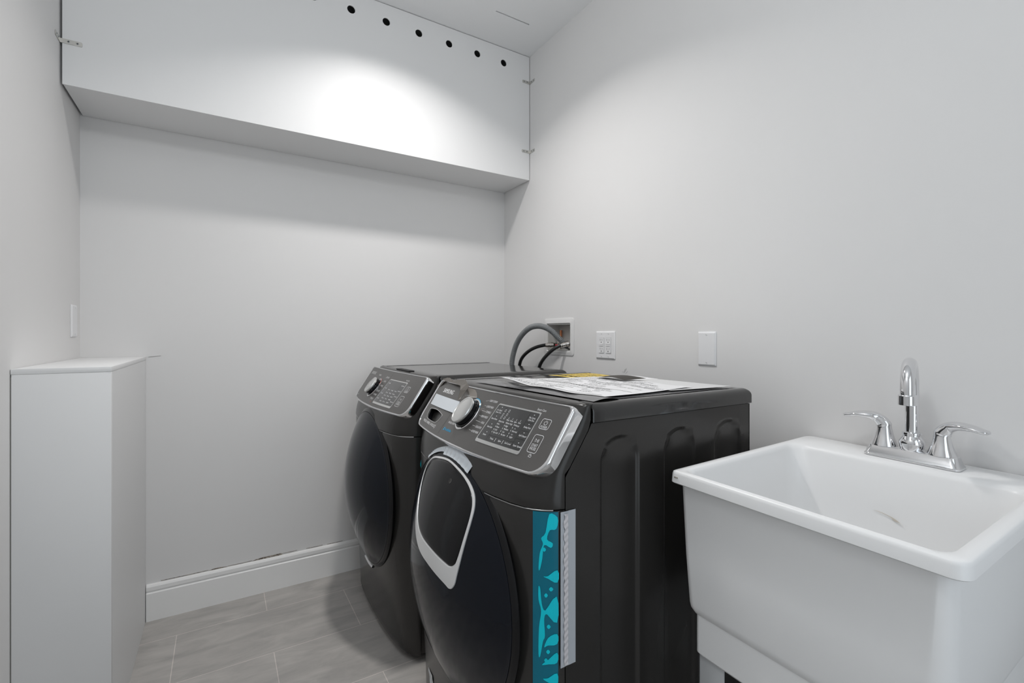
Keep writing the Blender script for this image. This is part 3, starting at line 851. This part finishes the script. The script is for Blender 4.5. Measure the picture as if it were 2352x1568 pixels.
    def dp(y, z, h=0.0):
        q = ((y)/ry)**2+((z-zc)/rz)**2
        n = Vector((-1, 2*HD*y/ry**2, 2*HD*(z-zc)/rz**2)).normalized()
        return Vector((dome(q), yc+y, z))+n*h
    bm = bmesh.new()
    loops = [ell(.86, -.850), ell(.90, -.872), ell(.985, -.886), ell(1.0, -.8925), ell(.99, -.8975), ell(.955, -.9015), ell(.950, -.898)]
    loft(bm, loops)
    bmesh.ops.recalc_face_normals(bm, faces=bm.faces)
    dr = obj('door', bm, M['gloss_black'], root, smooth=45)
    bm = bmesh.new()
    loops = [ell(.952, -.895), ell(.951, dome(.951**2)-.001)]
    for k in (.94, .92, .87, .8, .72, .62, .5, .38, .26, .14, .05): loops.append(ell(k, dome(k*k)))
    loft(bm, loops, cap1=True)
    bmesh.ops.recalc_face_normals(bm, faces=bm.faces)
    obj('door_glass', bm, M['glass'], dr, smooth=60)
    if not wash:
        bm = bmesh.new()
        pts = [(-.30+.26*.5, 0)]
        a = [math.radians(x) for x in range(262, 284, 2)]
        loft(bm, [[(X0-.001-h, yc+(1.01+k)*ry*math.cos(t), zc+(1.01+k)*rz*math.sin(t)) for t in a] for k, h in ((0, 0), (.02, .004), (.035, -.004))], close=False)
        obj('door_grip_edge', bm, M['chrome'], dr, smooth=50)
    if wash:
        A = [(.150, .768), (.120, .797), (.070, .811), (.0, .818), (-.075, .806), (-.125, .785), (-.150, .758), (-.157, .720), (-.153, .650), (-.146, .600), (-.141, .578), (-.127, .564), (-.105, .569), (-.04, .582), (.03, .596), (.080, .625), (.118, .675), (.145, .730)]
        B = [(.1445, .768), (.116, .7935), (.069, .806), (.0, .8132), (-.0715, .8012), (-.1185, .7812), (-.1425, .756), (-.1500, .720), (-.1465, .665), (-.141, .634), (-.134, .620), (-.120, .612), (-.100, .613), (-.04, .621), (.026, .630), (.071, .648), (.108, .686), (.138, .733)]
        lowr = lambda P_: [(y, z-.0035*max(0, min(1, (z-.70)/.08))) for y, z in P_]
        A, B = smooth_loop(lowr(A), 6), smooth_loop(lowr(B), 6)
        mixl = lambda t: [(a[0]*(1-t)+b[0]*t, a[1]*(1-t)+b[1]*t) for a, b in zip(A, B)]
        bm = bmesh.new()
        loft(bm, [[dp(y, z, h) for y, z in mixl(t)] for t, h in ((0, -.001), (.04, .0022), (.45, .0030), (.95, .0024), (1.0, .0003))])
        bmesh.ops.recalc_face_normals(bm, faces=bm.faces)
        obj('small_door_frame', bm, M['bright'], dr, smooth=40)
        cy_, cz_ = sum(p[0] for p in B)/len(B), sum(p[1] for p in B)/len(B)
        bm = bmesh.new()
        loft(bm, [[dp(cy_+(y-cy_)*k, cz_+(z-cz_)*k, h) for y, z in B] for k, h in ((.995, -.0005), (.985, .0016), (.95, .0028), (.85, .0034), (.7, .0038), (.5, .004), (.3, .004), (.1, .004))], cap1=True)
        bmesh.ops.recalc_face_normals(bm, faces=bm.faces)
        sd = obj('small_door', bm, M['gloss_black'], dr, smooth=60)
        bm = bmesh.new()
        n_ = 14; c0 = (-.045, .775)
        loft(bm, [[dp(c0[0]+r*math.cos(2*PI*k/n_), c0[1]+r*math.sin(2*PI*k/n_), h) for k in range(n_)] for r, h in ((.0065, .0032), (.0058, .0048), (.0035, .0044), (.0030, .0040))], cap1=True)
        obj('lock_button', bm, M['front_paint'], dr, smooth=40)
        # clear tape over the door's upper edge
        def tape(a0, a1, k0, k1, wr, rp):
            bm = bmesh.new(); n = 90
            def f(i, j):
                t = math.radians(a0+(a1-a0)*i); k = k0+(k1-k0)*j
                q = k*k; y = k*ry*math.cos(t); z = zc+k*rz*math.sin(t)
                hgt = .0045+wr*(.5+.5*math.sin(i*rp+j*2))*(1-j)**.5
                if k <= 1.0: p = dp(y, z, hgt)
                else: p = Vector((X0-.0045-wr*.3+(k-1)*.45, yc+y, z))
                return p
            grid(bm, n, 8, f); return bm
        obj('clear_tape', tape(81.6, 110, .940, 1.055, .0020, 42), M['tape_clear'], dr, smooth=60)
        obj('clear_tape', tape(58, 81.2, .962, 1.055, .0014, 75), M['tape_clear'], dr, smooth=60)
    else:
        # dark pad at the front of the dryer lid
        bm = bmesh.new(); plate(bm, [(-.797, yc+.060), (-.774, yc+.060), (-.776, yc-.100), (-.799, yc-.100)], lambda u, v, h: (u+.03, v, ZT+h), -.001, .0035)
        L('lid_pad', bm, M['core'], smooth=None)
    return root, cp, P

dryer, _, _ = machine('clothes_dryer', -.4606, 'dark graphite front-loading dryer in the back corner, plain oval door')
washer, wcp, WP = machine('washing_machine', -1.259, 'dark graphite front-loading washing machine with packing tape, next to the sink')

# ------------------------------------------------------------------ packing tape and peeled film still on the washer
yc = -1.259; PW, PH = .68, .1567
def FX(y, z, h):                       # on the washer's front
    p = Vector((front_x(yc, y, z), y, z)); e = .003
    ty = Vector((front_x(yc, y+e, z)-front_x(yc, y-e, z), 2*e, 0))
    n = ty.cross(Vector((0, 0, 1))).normalized()
    if n.x > 0: n = -n
    return p+n*h
# teal tape running down the right front edge
bm = bmesh.new()
def teal_uv(i, j):
    y = yc-.306-.0310*i; z = .7755-.745*j
    return FX(y, z, .0012)
grid(bm, 14, 40, teal_uv)
tt = obj('teal_packing_tape', bm, M['teal'], washer, smooth=60)
def blob(pts):
    bm = bmesh.new()
    lp = smooth_loop(pts, 3)
    plate(bm, lp, lambda u, v, h: FX(yc-.306-.0310*u, .7755-.745*v, .0012+h), 0, .0008, back=False, walls=False, cuts=(.12, None))
    obj('torn_adhesive', bm, M['teal_bright'], tt, smooth=None)
B1 = [(.74, .005), (.98, .014), (.95, .045), (.76, .048), (.66, .072), (.85, .082), (.80, .095), (.55, .088), (.47, .125), (.36, .155), (.30, .150), (.36, .110), (.50, .085), (.42, .070), (.60, .055)]
B2 = [(.98, .155), (.70, .170), (.52, .172), (.72, .178), (.98, .188)]
B3 = [(.30, .20), (.38, .205), (.45, .245), (.60, .262), (.96, .225), (.97, .295), (.66, .272), (.55, .285), (.58, .33), (.50, .345), (.38, .385), (.30, .38), (.32, .31), (.42, .265), (.30, .235)]
B4 = [(.97, .325), (.70, .335), (.55, .36), (.70, .355), (.97, .352)]
B5 = [(.97, .375), (.72, .392), (.45, .408), (.72, .405), (.97, .402)]
B6 = [(.97, .43), (.70, .442), (.50, .445), (.75, .455), (.97, .462)]
B7 = [(.97, .49), (.65, .505), (.42, .49), (.66, .515), (.97, .535)]
B8 = [(.38, .56), (.50, .59), (.70, .60), (.98, .58), (.98, .62), (.66, .63), (.62, .66), (.68, .70), (.98, .68), (.98, .74), (.60, .74), (.36, .74), (.32, .70), (.44, .68), (.34, .64), (.36, .62), (.50, .625), (.42, .60)]
B9 = [(.97, .76), (.72, .77), (.48, .80), (.72, .79), (.97, .79)]
for q in (B1, B2, B3, B4, B5, B6, B7, B8, B9): blob(q)
for u, v in ((.80, .205), (.62, .222), (.72, .305), (.70, .372), (.62, .395), (.74, .70), (.55, .10)):
    blob([(u+.07, v), (u, v+.006), (u-.07, v), (u, v-.006)])
# far teal strip on the washer's left edge
bm = bmesh.new()
grid(bm, 4, 30, lambda i, j: Vector((-.836-.031*i*(1-.25*abs(math.sin(9*j)))*min(1, 6*j+.05)*(1-j)**.5, yc+.333-.003*math.sin(5*i+11*j), .785-.19*j)))
obj('teal_packing_tape', bm, M['teal_bright'], washer, smooth=60)
# white tape wrapped round the right front corner
bm = bmesh.new()
def wt(i, j):
    s = -.010+.038*i; z = .775-.310*j
    w = .0006*math.sin(j*90+i*4) if .15 < i < .55 else 0
    return Vector((-.812+s, yc-HWM-.0022-w, z))
grid(bm, 20, 90, wt)
wtape = obj('white_packing_tape', bm, M['tape_white'], washer, smooth=60)
bm = bmesh.new()
def wt2(i, j):
    s = -.002+.010*i; z = .770-.302*j
    off = .0030+.0012*abs(math.sin(j*75+i*2.2))
    wv = .0022*math.sin(j*75)*(1-j) if i < .05 else 0
    s += wv
    return Vector((-.812+s, yc-HWM-off, z))
grid(bm, 6, 160, wt2)
obj('wrinkled_seam', bm, M['tape_wrinkle'], wtape, smooth=60)
# light tape strip low on the left of the door
bm = bmesh.new(); grid(bm, 8, 12, lambda i, j: FX(yc+.225-.04*i-.03*j, .150-.10*j, .0015+.0008*math.sin(j*20)))
obj('clear_tape', bm, M['tape_clear'], washer, smooth=60)
# clear rectangle of tape on the control panel
bm = bmesh.new()
C4 = [(.043, .310), (.340, .318), (.366, .535), (.052, .537)]
def quad(i, j):
    a = (1-i)*(1-j); b = i*(1-j); c = i*j; d = (1-i)*j
    return sum(k*p[0] for k, p in zip((a, b, c, d), C4)), sum(k*p[1] for k, p in zip((a, b, c, d), C4))
def tp(i, j):
    u, v = quad(i, j); return WP(u*PW, v*PH, .0035)
grid(bm, 16, 6, tp)
obj('panel_tape', bm, M['tape_clear'], wcp, smooth=60)
# torn film: the part still lying on the panel
bm = bmesh.new()
plate(bm, [(.295*PW, .295*PH), (.318*PW, .084*PH), (.308*PW, .030*PH), (.345*PW, .030*PH), (.385*PW, .040*PH), (.415*PW, .090*PH), (.442*PW, .165*PH), (.38*PW, .215*PH)],
      WP, .0, .0004, cuts=(.02, .02), back=False)
film = obj('peeled_film', bm, M['film_dark'], wcp, smooth=30)
# flap standing up off the panel's top edge
bm = bmesh.new()
def poly3(pts, idx, mi=0):
    vs = [bm.verts.new(p) for p in pts]
    for f in idx: bm.faces.new([vs[i] for i in f]).material_index = mi
fl = [(-.780, -.918, .984), (-.773, -.940, .990), (-.772, -.957, .991), (-.776, -.985, .987), (-.780, -1.003, .986), (-.779, -1.028, .990), (-.779, -1.055, .994), (-.778, -1.078, .996),
      (-.785, -1.102, .994), (-.798, -1.136, .990), (-.806, -1.163, .985), (-.820, -1.176, .976), (-.845, -1.170, .948),
      (-.836, -1.160, .962), (-.829, -1.154, .974), (-.820, -1.136, .984), (-.806, -1.080, .984), (-.798, -1.020, .983), (-.790, -.968, .981), (-.785, -.940, .981)]
poly3(fl, [(0, 1, 19), (1, 2, 18, 19), (2, 3, 17, 18), (3, 4, 17), (4, 5, 17), (5, 6, 16, 17), (6, 7, 16), (7, 8, 15, 16), (8, 9, 15), (9, 10, 14, 15), (10, 11, 14), (11, 12, 13, 14)])
f2 = [(-.790, -.889, .948), (-.788, -.898, .964), (-.786, -.925, .971), (-.786, -.953, .981), (-.792, -.960, .980), (-.800, -.921, .950), (-.796, -.900, .945)]
poly3(f2, [(0, 1, 6), (1, 2, 5, 6), (2, 3, 4, 5)])
bmesh.ops.solidify(bm, geom=bm.faces[:], thickness=.0007)
obj('film_flap', bm, M['film_dark'], film, smooth=None)

# ------------------------------------------------------------------ papers on the washer lid
def sheet_fn(c, zf, nu=40, nv=24):
    bm = bmesh.new()
    def f(i, j):
        k = ((1-i)*(1-j), i*(1-j), i*j, (1-i)*j)
        x = sum(a*p[0] for a, p in zip(k, c)); y = sum(a*p[1] for a, p in zip(k, c))
        return Vector((x, y, zf(i, j)))
    grid(bm, nu, nv, f); return bm, f
zl = ZT+.0012
# clear plastic bag
bag = thing('document_bag', 'crumpled clear plastic bag lying under the printed papers on the washer lid', 'bag', (-.5, -1.30, ZT))
zb_ = lambda i, j: zl+.0015+.0025*abs(math.sin(9*i+3*j))*(.3+.7*(1-j))
M['bag'] = mat('clear_bag', (0.13, 0.13, 0.135), 0.12, spec=0.8)
bm, _ = sheet_fn([(-.735, -1.06), (-.722, -1.585), (-.640, -1.580), (-.655, -1.10)], lambda i, j: zl+.0005+.004*abs(math.sin(7*i+2*j))*math.sin(PI*j))
obj('film_edge', bm, M['bag'], bag, smooth=60)
bm, _ = sheet_fn([(-.645, -1.12), (-.645, -1.575), (-.20, -1.575), (-.20, -1.12)], lambda i, j: zl+.0004*math.sin(12*i)*math.sin(9*j))
obj('film_body', bm, M['bag'], bag, smooth=60)
# printed sheet
ps = thing('printed_sheet', 'large white printed instruction sheet with curled front corner, on the washer lid', 'paper', (-.5, -1.35, ZT))
c = [(-.712, -1.165), (-.668, -1.562), (-.335, -1.535), (-.335, -1.150)]
M['paper'] = mat('white_paper', (0.84, 0.84, 0.85), 0.35, spec=0.5)
def zp(i, j):
    curl = max(0, 1-i/.35)*max(0, 1-j/.35)
    return zl+.005+.012*curl+.0030*math.sin(4*i+1)*(1-j)+.0012*math.sin(15*i+5*j)+.002*(1-j)
bm, f = sheet_fn(c, zp)
o = obj('paper', bm, M['paper'], ps, smooth=60)
bm = bmesh.new()
rnd = random.Random(3)
WORDS = ['IMPORTANT', 'Before use remove', 'shipping bolts', 'Read the manual', 'Installation', 'water hose', 'Level the unit', 'CAUTION', 'Check the drain hose', 'Keep these instructions', 'power cord', 'Do not tilt']
for r_ in range(15):
    j = .05+.062*r_; i0 = .05+rnd.random()*.03
    while i0 < .88:
        wd = rnd.choice(WORDS); L_ = .030+.0165*len(wd)*(.75 if r_ % 4 else 1.25)
        if i0+L_ > .97: break
        hh = .026 if r_ % 4 else .040
        add_text(bm, wd, lambda u, v: f(min(1, u), max(0, min(1, v)))+Vector((0, 0, .0006)), i0, j+hh, L_, hh)
        i0 += L_+.03+rnd.random()*.10
for r_ in (0, 5, 10):
    add_line(bm, [(t/20, .035+.062*r_) for t in range(1, 20)], .006, lambda u, v: f(u, v)+Vector((0, 0, .0006)))
obj('printing', bm, M['core'], o, smooth=None)
# blank-looking sheet at the rear right
bs = thing('blank_sheet', 'pale blank paper sheet at the rear right of the washer lid', 'paper', (-.28, -1.45, ZT))
bm, _ = sheet_fn([(-.445, -1.325), (-.438, -1.552), (-.215, -1.568), (-.225, -1.318)], lambda i, j: zl+.0035+.0012*math.sin(6*i)*math.sin(3*j))
obj('paper', bm, mat('pale_paper', (0.70, 0.70, 0.70), 0.4), bs, smooth=60)
# yellow guide label
yl = thing('yellow_guide_label', 'yellow printed energy label at the back of the washer lid', 'label', (-.32, -1.07, ZT))
bm, f = sheet_fn([(-.415, -1.000), (-.400, -1.150), (-.235, -1.150), (-.235, -1.000)], lambda i, j: zl+.0012+.0006*math.sin(5*i))
o = obj('paper', bm, M['yellow'], yl, smooth=60)
bm = bmesh.new()
g2 = lambda u, v: f(max(0, min(1, u)), max(0, min(1, v)))+Vector((0, 0, .0005))
add_text(bm, 'ENERGYGUIDE', g2, .06, .26, .88, .16, bold=.012)
for r_, s in enumerate(('Estimated Yearly Energy Cost', 'Clothes Washer  Capacity Class', 'Cost Range of Similar Models', 'Your cost will depend on use')):
    add_text(bm, s, g2, .08, .42+.15*r_, .84, .075, bold=.006)
obj('printing', bm, M['core'], o, smooth=None)
bm, _ = sheet_fn([(-.340, -1.155), (-.335, -1.310), (-.210, -1.315), (-.215, -1.155)], lambda i, j: zl+.003+.007*math.sin(PI*i)*math.sin(PI*j)**.5)
ws = thing('small_leaflet', 'small white leaflet between the yellow label and the blank sheet', 'paper', (-.27, -1.23, ZT))
obj('paper', bm, M['paper'], ws, smooth=60)
bm, _ = sheet_fn([(-.400, -1.235), (-.375, -1.330), (-.300, -1.345), (-.345, -1.215)], lambda i, j: zl+.008+.006*math.sin(PI*i)+.003*j)
obj('dark_fold', bm, M['fold'], bag, smooth=60)

# ------------------------------------------------------------------ laundry sink
SY, SXc = -1.912, -0.311
tilt = lambda y, x=-.006: .0192*(y+1.9)+.0237*(x+.3)          # the tub leans slightly down towards the near side
RZ = .8384
sink = thing('laundry_sink', 'white plastic laundry tub sink on legs against the right wall', 'sink', (SXc, SY, 0))
def lp(x0, x1, y0, y1, r, z, n=8):
    return [(x, y, z+tilt(y, x)) for x, y in rrect(x0, x1, y0, y1, r, n)]
X1, X0s = -.006, -.5705; Y1, Y0 = -1.6597, -2.1397
bm = bmesh.new()
loops = []
# outside from bottom to rim
zb = .530
RQ = [.034, .030, .010, .022]      # corner radii: wall-left, front-left, front-right, wall-right
def rq(k): return [k*.9, k, k*.42, k*.8]
for k in range(6):
    a = PI/2*k/5; q = .030*(1-math.sin(a)); loops.append(lp(X0s+.022+q, X1-.030-q, Y0+.030+q, Y1-.022-q, [.03, .022, .03, .03], zb+.030*(1-math.cos(a))))
loops += [lp(X0s+.018, X1-.028, Y0+.022, Y1-.018, [.03, .018, .03, .03], .66), lp(X0s+.014, X1-.022, Y0+.018, Y1-.014, [.03, .014, .025, .03], RZ-.028),
          lp(X0s+.013, X1-.020, Y0+.016, Y1-.013, [.03, .014, .025, .03], RZ-.0265),
          lp(X0s+.003, X1-.001, Y0+.003, Y1-.003, [.022, .008, .020, .022], RZ-.0265), lp(X0s, X1, Y0, Y1, [.024, .009, .022, .024], RZ-.024), lp(X0s+.001, X1, Y0+.001, Y1-.001, [.024, .009, .022, .024], RZ-.007),
          lp(X0s+.0025, X1-.002, Y0+.0025, Y1-.0025, [.022, .008, .020, .022], RZ-.002), lp(X0s+.005, X1-.006, Y0+.005, Y1-.006, [.020, .008, .018, .020], RZ)]
# top face to the inner edge (wide deck at the wall side)
loops += [lp(X0s+.015, X1-.108, Y0+.022, Y1-.018, .030, RZ), lp(X0s+.018, X1-.113, Y0+.026, Y1-.022, .032, RZ-.003), lp(X0s+.021, X1-.118, Y0+.030, Y1-.027, .036, RZ-.012),
          lp(X0s+.027, X1-.128, Y0+.038, Y1-.038, .055, .74), lp(X0s+.034, X1-.140, Y0+.050, Y1-.052, .070, .62),
          lp(X0s+.044, X1-.155, Y0+.064, Y1-.068, .075, .570), lp(X0s+.064, X1-.180, Y0+.09, Y1-.09, .07, .545), lp(X0s+.11, X1-.22, Y0+.13, Y1-.13, .05, .540), lp(X0s+.20, X1-.29, Y0+.19, Y1-.19, .02, .537)]
loft(bm, loops, cap0=True, cap1=True)
bmesh.ops.recalc_face_normals(bm, faces=bm.faces)
basin = obj('basin', bm, M['sink'], sink, smooth=40)
bm = bmesh.new(); lathe(bm, [(.045, 0), (.045, .003), (.038, .004), (.034, .001), (.012, .0005)], (-.33, SY, .5375+tilt(SY, -.33)), 'Z', 28)
obj('drain_strainer', bm, M['chrome'], basin)
# scuff marks
bm = bmesh.new()
sf = lambda u, v: (X1-.1185-.0075-.0006*0+0, u, v)
M['scuff'] = mat('brown_scuff', (0.62, 0.57, 0.50), 0.7)
plate(bm, smooth_loop([(-1.868, .732), (-1.885, .7305), (-1.90, .727), (-1.912, .722), (-1.924, .713), (-1.917, .718), (-1.906, .720), (-1.90, .7255), (-1.885, .7295)], 4), lambda u, v, h: (-.1365-.115*(.735-v)-.0012-h, u, v), 0, .0006)
obj('scuff_mark', bm, M['scuff'], basin, smooth=None)
bm = bmesh.new(); add_box(bm, X0s-.0006, X0s+.003, Y1-.020, Y1-.011, RZ-.016, RZ-.0135)
obj('scuff_mark', bm, M['crack'], basin, smooth=None)
# skirt below the basin
bm = bmesh.new(); x0, x1, y0, y1 = X0s+.029, X1-.030, Y0+.034, Y1-.040
sk = lambda q, z: lp(x0+q, x1-q, y0+q, y1-q, .012, z)
loft(bm, [sk(0, .585), sk(0, .462), sk(.005, .456), sk(.010, .456), sk(.010, .585)])
bmesh.ops.recalc_face_normals(bm, faces=bm.faces)
obj('skirt', bm, M['sink'], sink, smooth=40)
for lx, ly in ((x0+.006, y1-.006), (x0+.006, y0+.006), (x1-.006, y1-.006), (x1-.006, y0+.006)):
    sx = 1 if lx < -.3 else -1; sy = -1 if ly > SY else 1
    bm = bmesh.new()
    def lbox(dx, dy): add_box(bm, min(lx, lx+sx*dx), max(lx, lx+sx*dx), min(ly, ly+sy*dy), max(ly, ly+sy*dy), 0, .52, bevel=.0015, seg=2)
    lbox(.004, .058); lbox(.050, .004)
    obj('leg', bm, M['leg_grey'], sink)
bm = bmesh.new(); tube(bm, [(-.36, SY, .545), (-.36, SY, .40), (-.355, SY, .36), (-.33, SY, .345), (-.27, SY, .345), (-.24, SY, .36), (-.235, SY, .42), (-.22, SY, .45), (-.10, SY, .455), (-.0005, SY, .455)], .019, 14)
obj('drain_pipe', bm, M['plastic_white'], sink)

# ------------------------------------------------------------------ faucet
FY, FXc = -1.915, -.068
fz = lambda y: RZ+tilt(y, FXc)
fa = thing('sink_faucet', 'chrome two-handle gooseneck faucet on the back ledge of the sink', 'faucet', (FXc, FY, fz(FY)))
bm = bmesh.new()
def bl(q, z): return [(x, y, RZ+tilt(y, x)+.0006+z) for x, y in rrect(FXc-.026+q, FXc+.026-q, FY-.086+q, FY+.086-q, .012, 6)]
loft(bm, [bl(-.001, .0005), bl(-.001, .004), bl(.001, .006), bl(.006, .024), bl(.009, .026), bl(.014, .0265)], cap0=True, cap1=True)
bmesh.ops.recalc_face_normals(bm, faces=bm.faces)
obj('base_plate', bm, M['chrome'], fa, smooth=35)
def up(y): return Vector((0, -.041*0, 1))
zb0 = fz(FY)+.026
bm = bmesh.new()
lathe(bm, [(.020, -.002), (.022, .004), (.0235, .012), (.0235, .018), (.019, .026), (.0165, .030), (.0165, .033), (.0178, .034), (.0178, .038), (.0130, .040)], (FXc, FY, zb0), 'Z', 36)
obj('spout_collar', bm, M['chrome'], fa, smooth=30)
CW, SW = math.cos(math.radians(14)), math.sin(math.radians(14))
R_ = .052; zt0 = 1.078-R_-.0125
pts = [(FXc, FY, zb0+.03), (FXc, FY, zb0+.08), (FXc, FY, zt0-.03)]
for k in range(0, 15):
    a = math.radians(180*k/14); pts.append((FXc-R_*(1-math.cos(a))*CW, FY-R_*(1-math.cos(a))*SW, zt0+R_*math.sin(a)))
pts.append((FXc-2*R_*CW, FY-2*R_*SW, zt0-.012))
bm = bmesh.new(); tube(bm, pts, .0125, 28)
sp = obj('spout', bm, M['chrome'], fa, smooth=40)
bm = bmesh.new(); lathe(bm, [(.0128, .000), (.0158, .001), (.0158, .020), (.0145, .022), (.0120, .0215)], (FXc-2*R_*CW, FY-2*R_*SW, zt0-.034), 'Z', 30)
obj('aerator', bm, M['chrome'], sp, smooth=30)
def handle(yh, sg):
    h = fz(yh)+.026
    bm = bmesh.new()
    lathe(bm, [(.0255, -.001), (.0245, .003), (.019, .018), (.0155, .032), (.0138, .042)], (FXc, yh, h), 'Z', 32)
    hd = obj('handle_base', bm, M['chrome'], fa, smooth=40)
    bm = bmesh.new()
    # lever: starts as the cone top, leans outwards and flattens into a long blade
    path = spline([(FXc, yh, h+.036), (FXc, yh+sg*.002, h+.048), (FXc-.002, yh+sg*.012, h+.060), (FXc-.006, yh+sg*.028, h+.066), (FXc-.010, yh+sg*.050, h+.066), (FXc-.013, yh+sg*.068, h+.062), (FXc-.015, yh+sg*.080, h+.061)], 8)
    n = len(path)
    loops = []
    for i, p in enumerate(path):
        t = i/(n-1)
        w = .0140*(1-t)**.6*.6+.0055+.0085*math.sin(PI*min(1, max(0, (t-.35)/.65)))**.8 if t < .999 else .002
        th = .0138*(1-t)**1.4+.0042
        if t < .12: w = th = .0142
        if t > .94: w *= math.sqrt(max(.05, (1-t)/.06)); th *= math.sqrt(max(.2, (1-t)/.06))
        d = (path[min(i+1, n-1)]-path[max(i-1, 0)]).normalized()
        side = Vector((1, 0, 0)); side = (side-d*side.dot(d)).normalized(); nn = d.cross(side)
        loops.append([p+side*math.cos(2*PI*k/20)*w+nn*math.sin(2*PI*k/20)*th for k in range(20)])
    loft(bm, loops, cap0=True, cap1=True)
    bmesh.ops.recalc_face_normals(bm, faces=bm.faces)
    obj('lever', bm, M['chrome'], hd, smooth=50)
handle(FY+.052, 1); handle(FY-.052, -1)
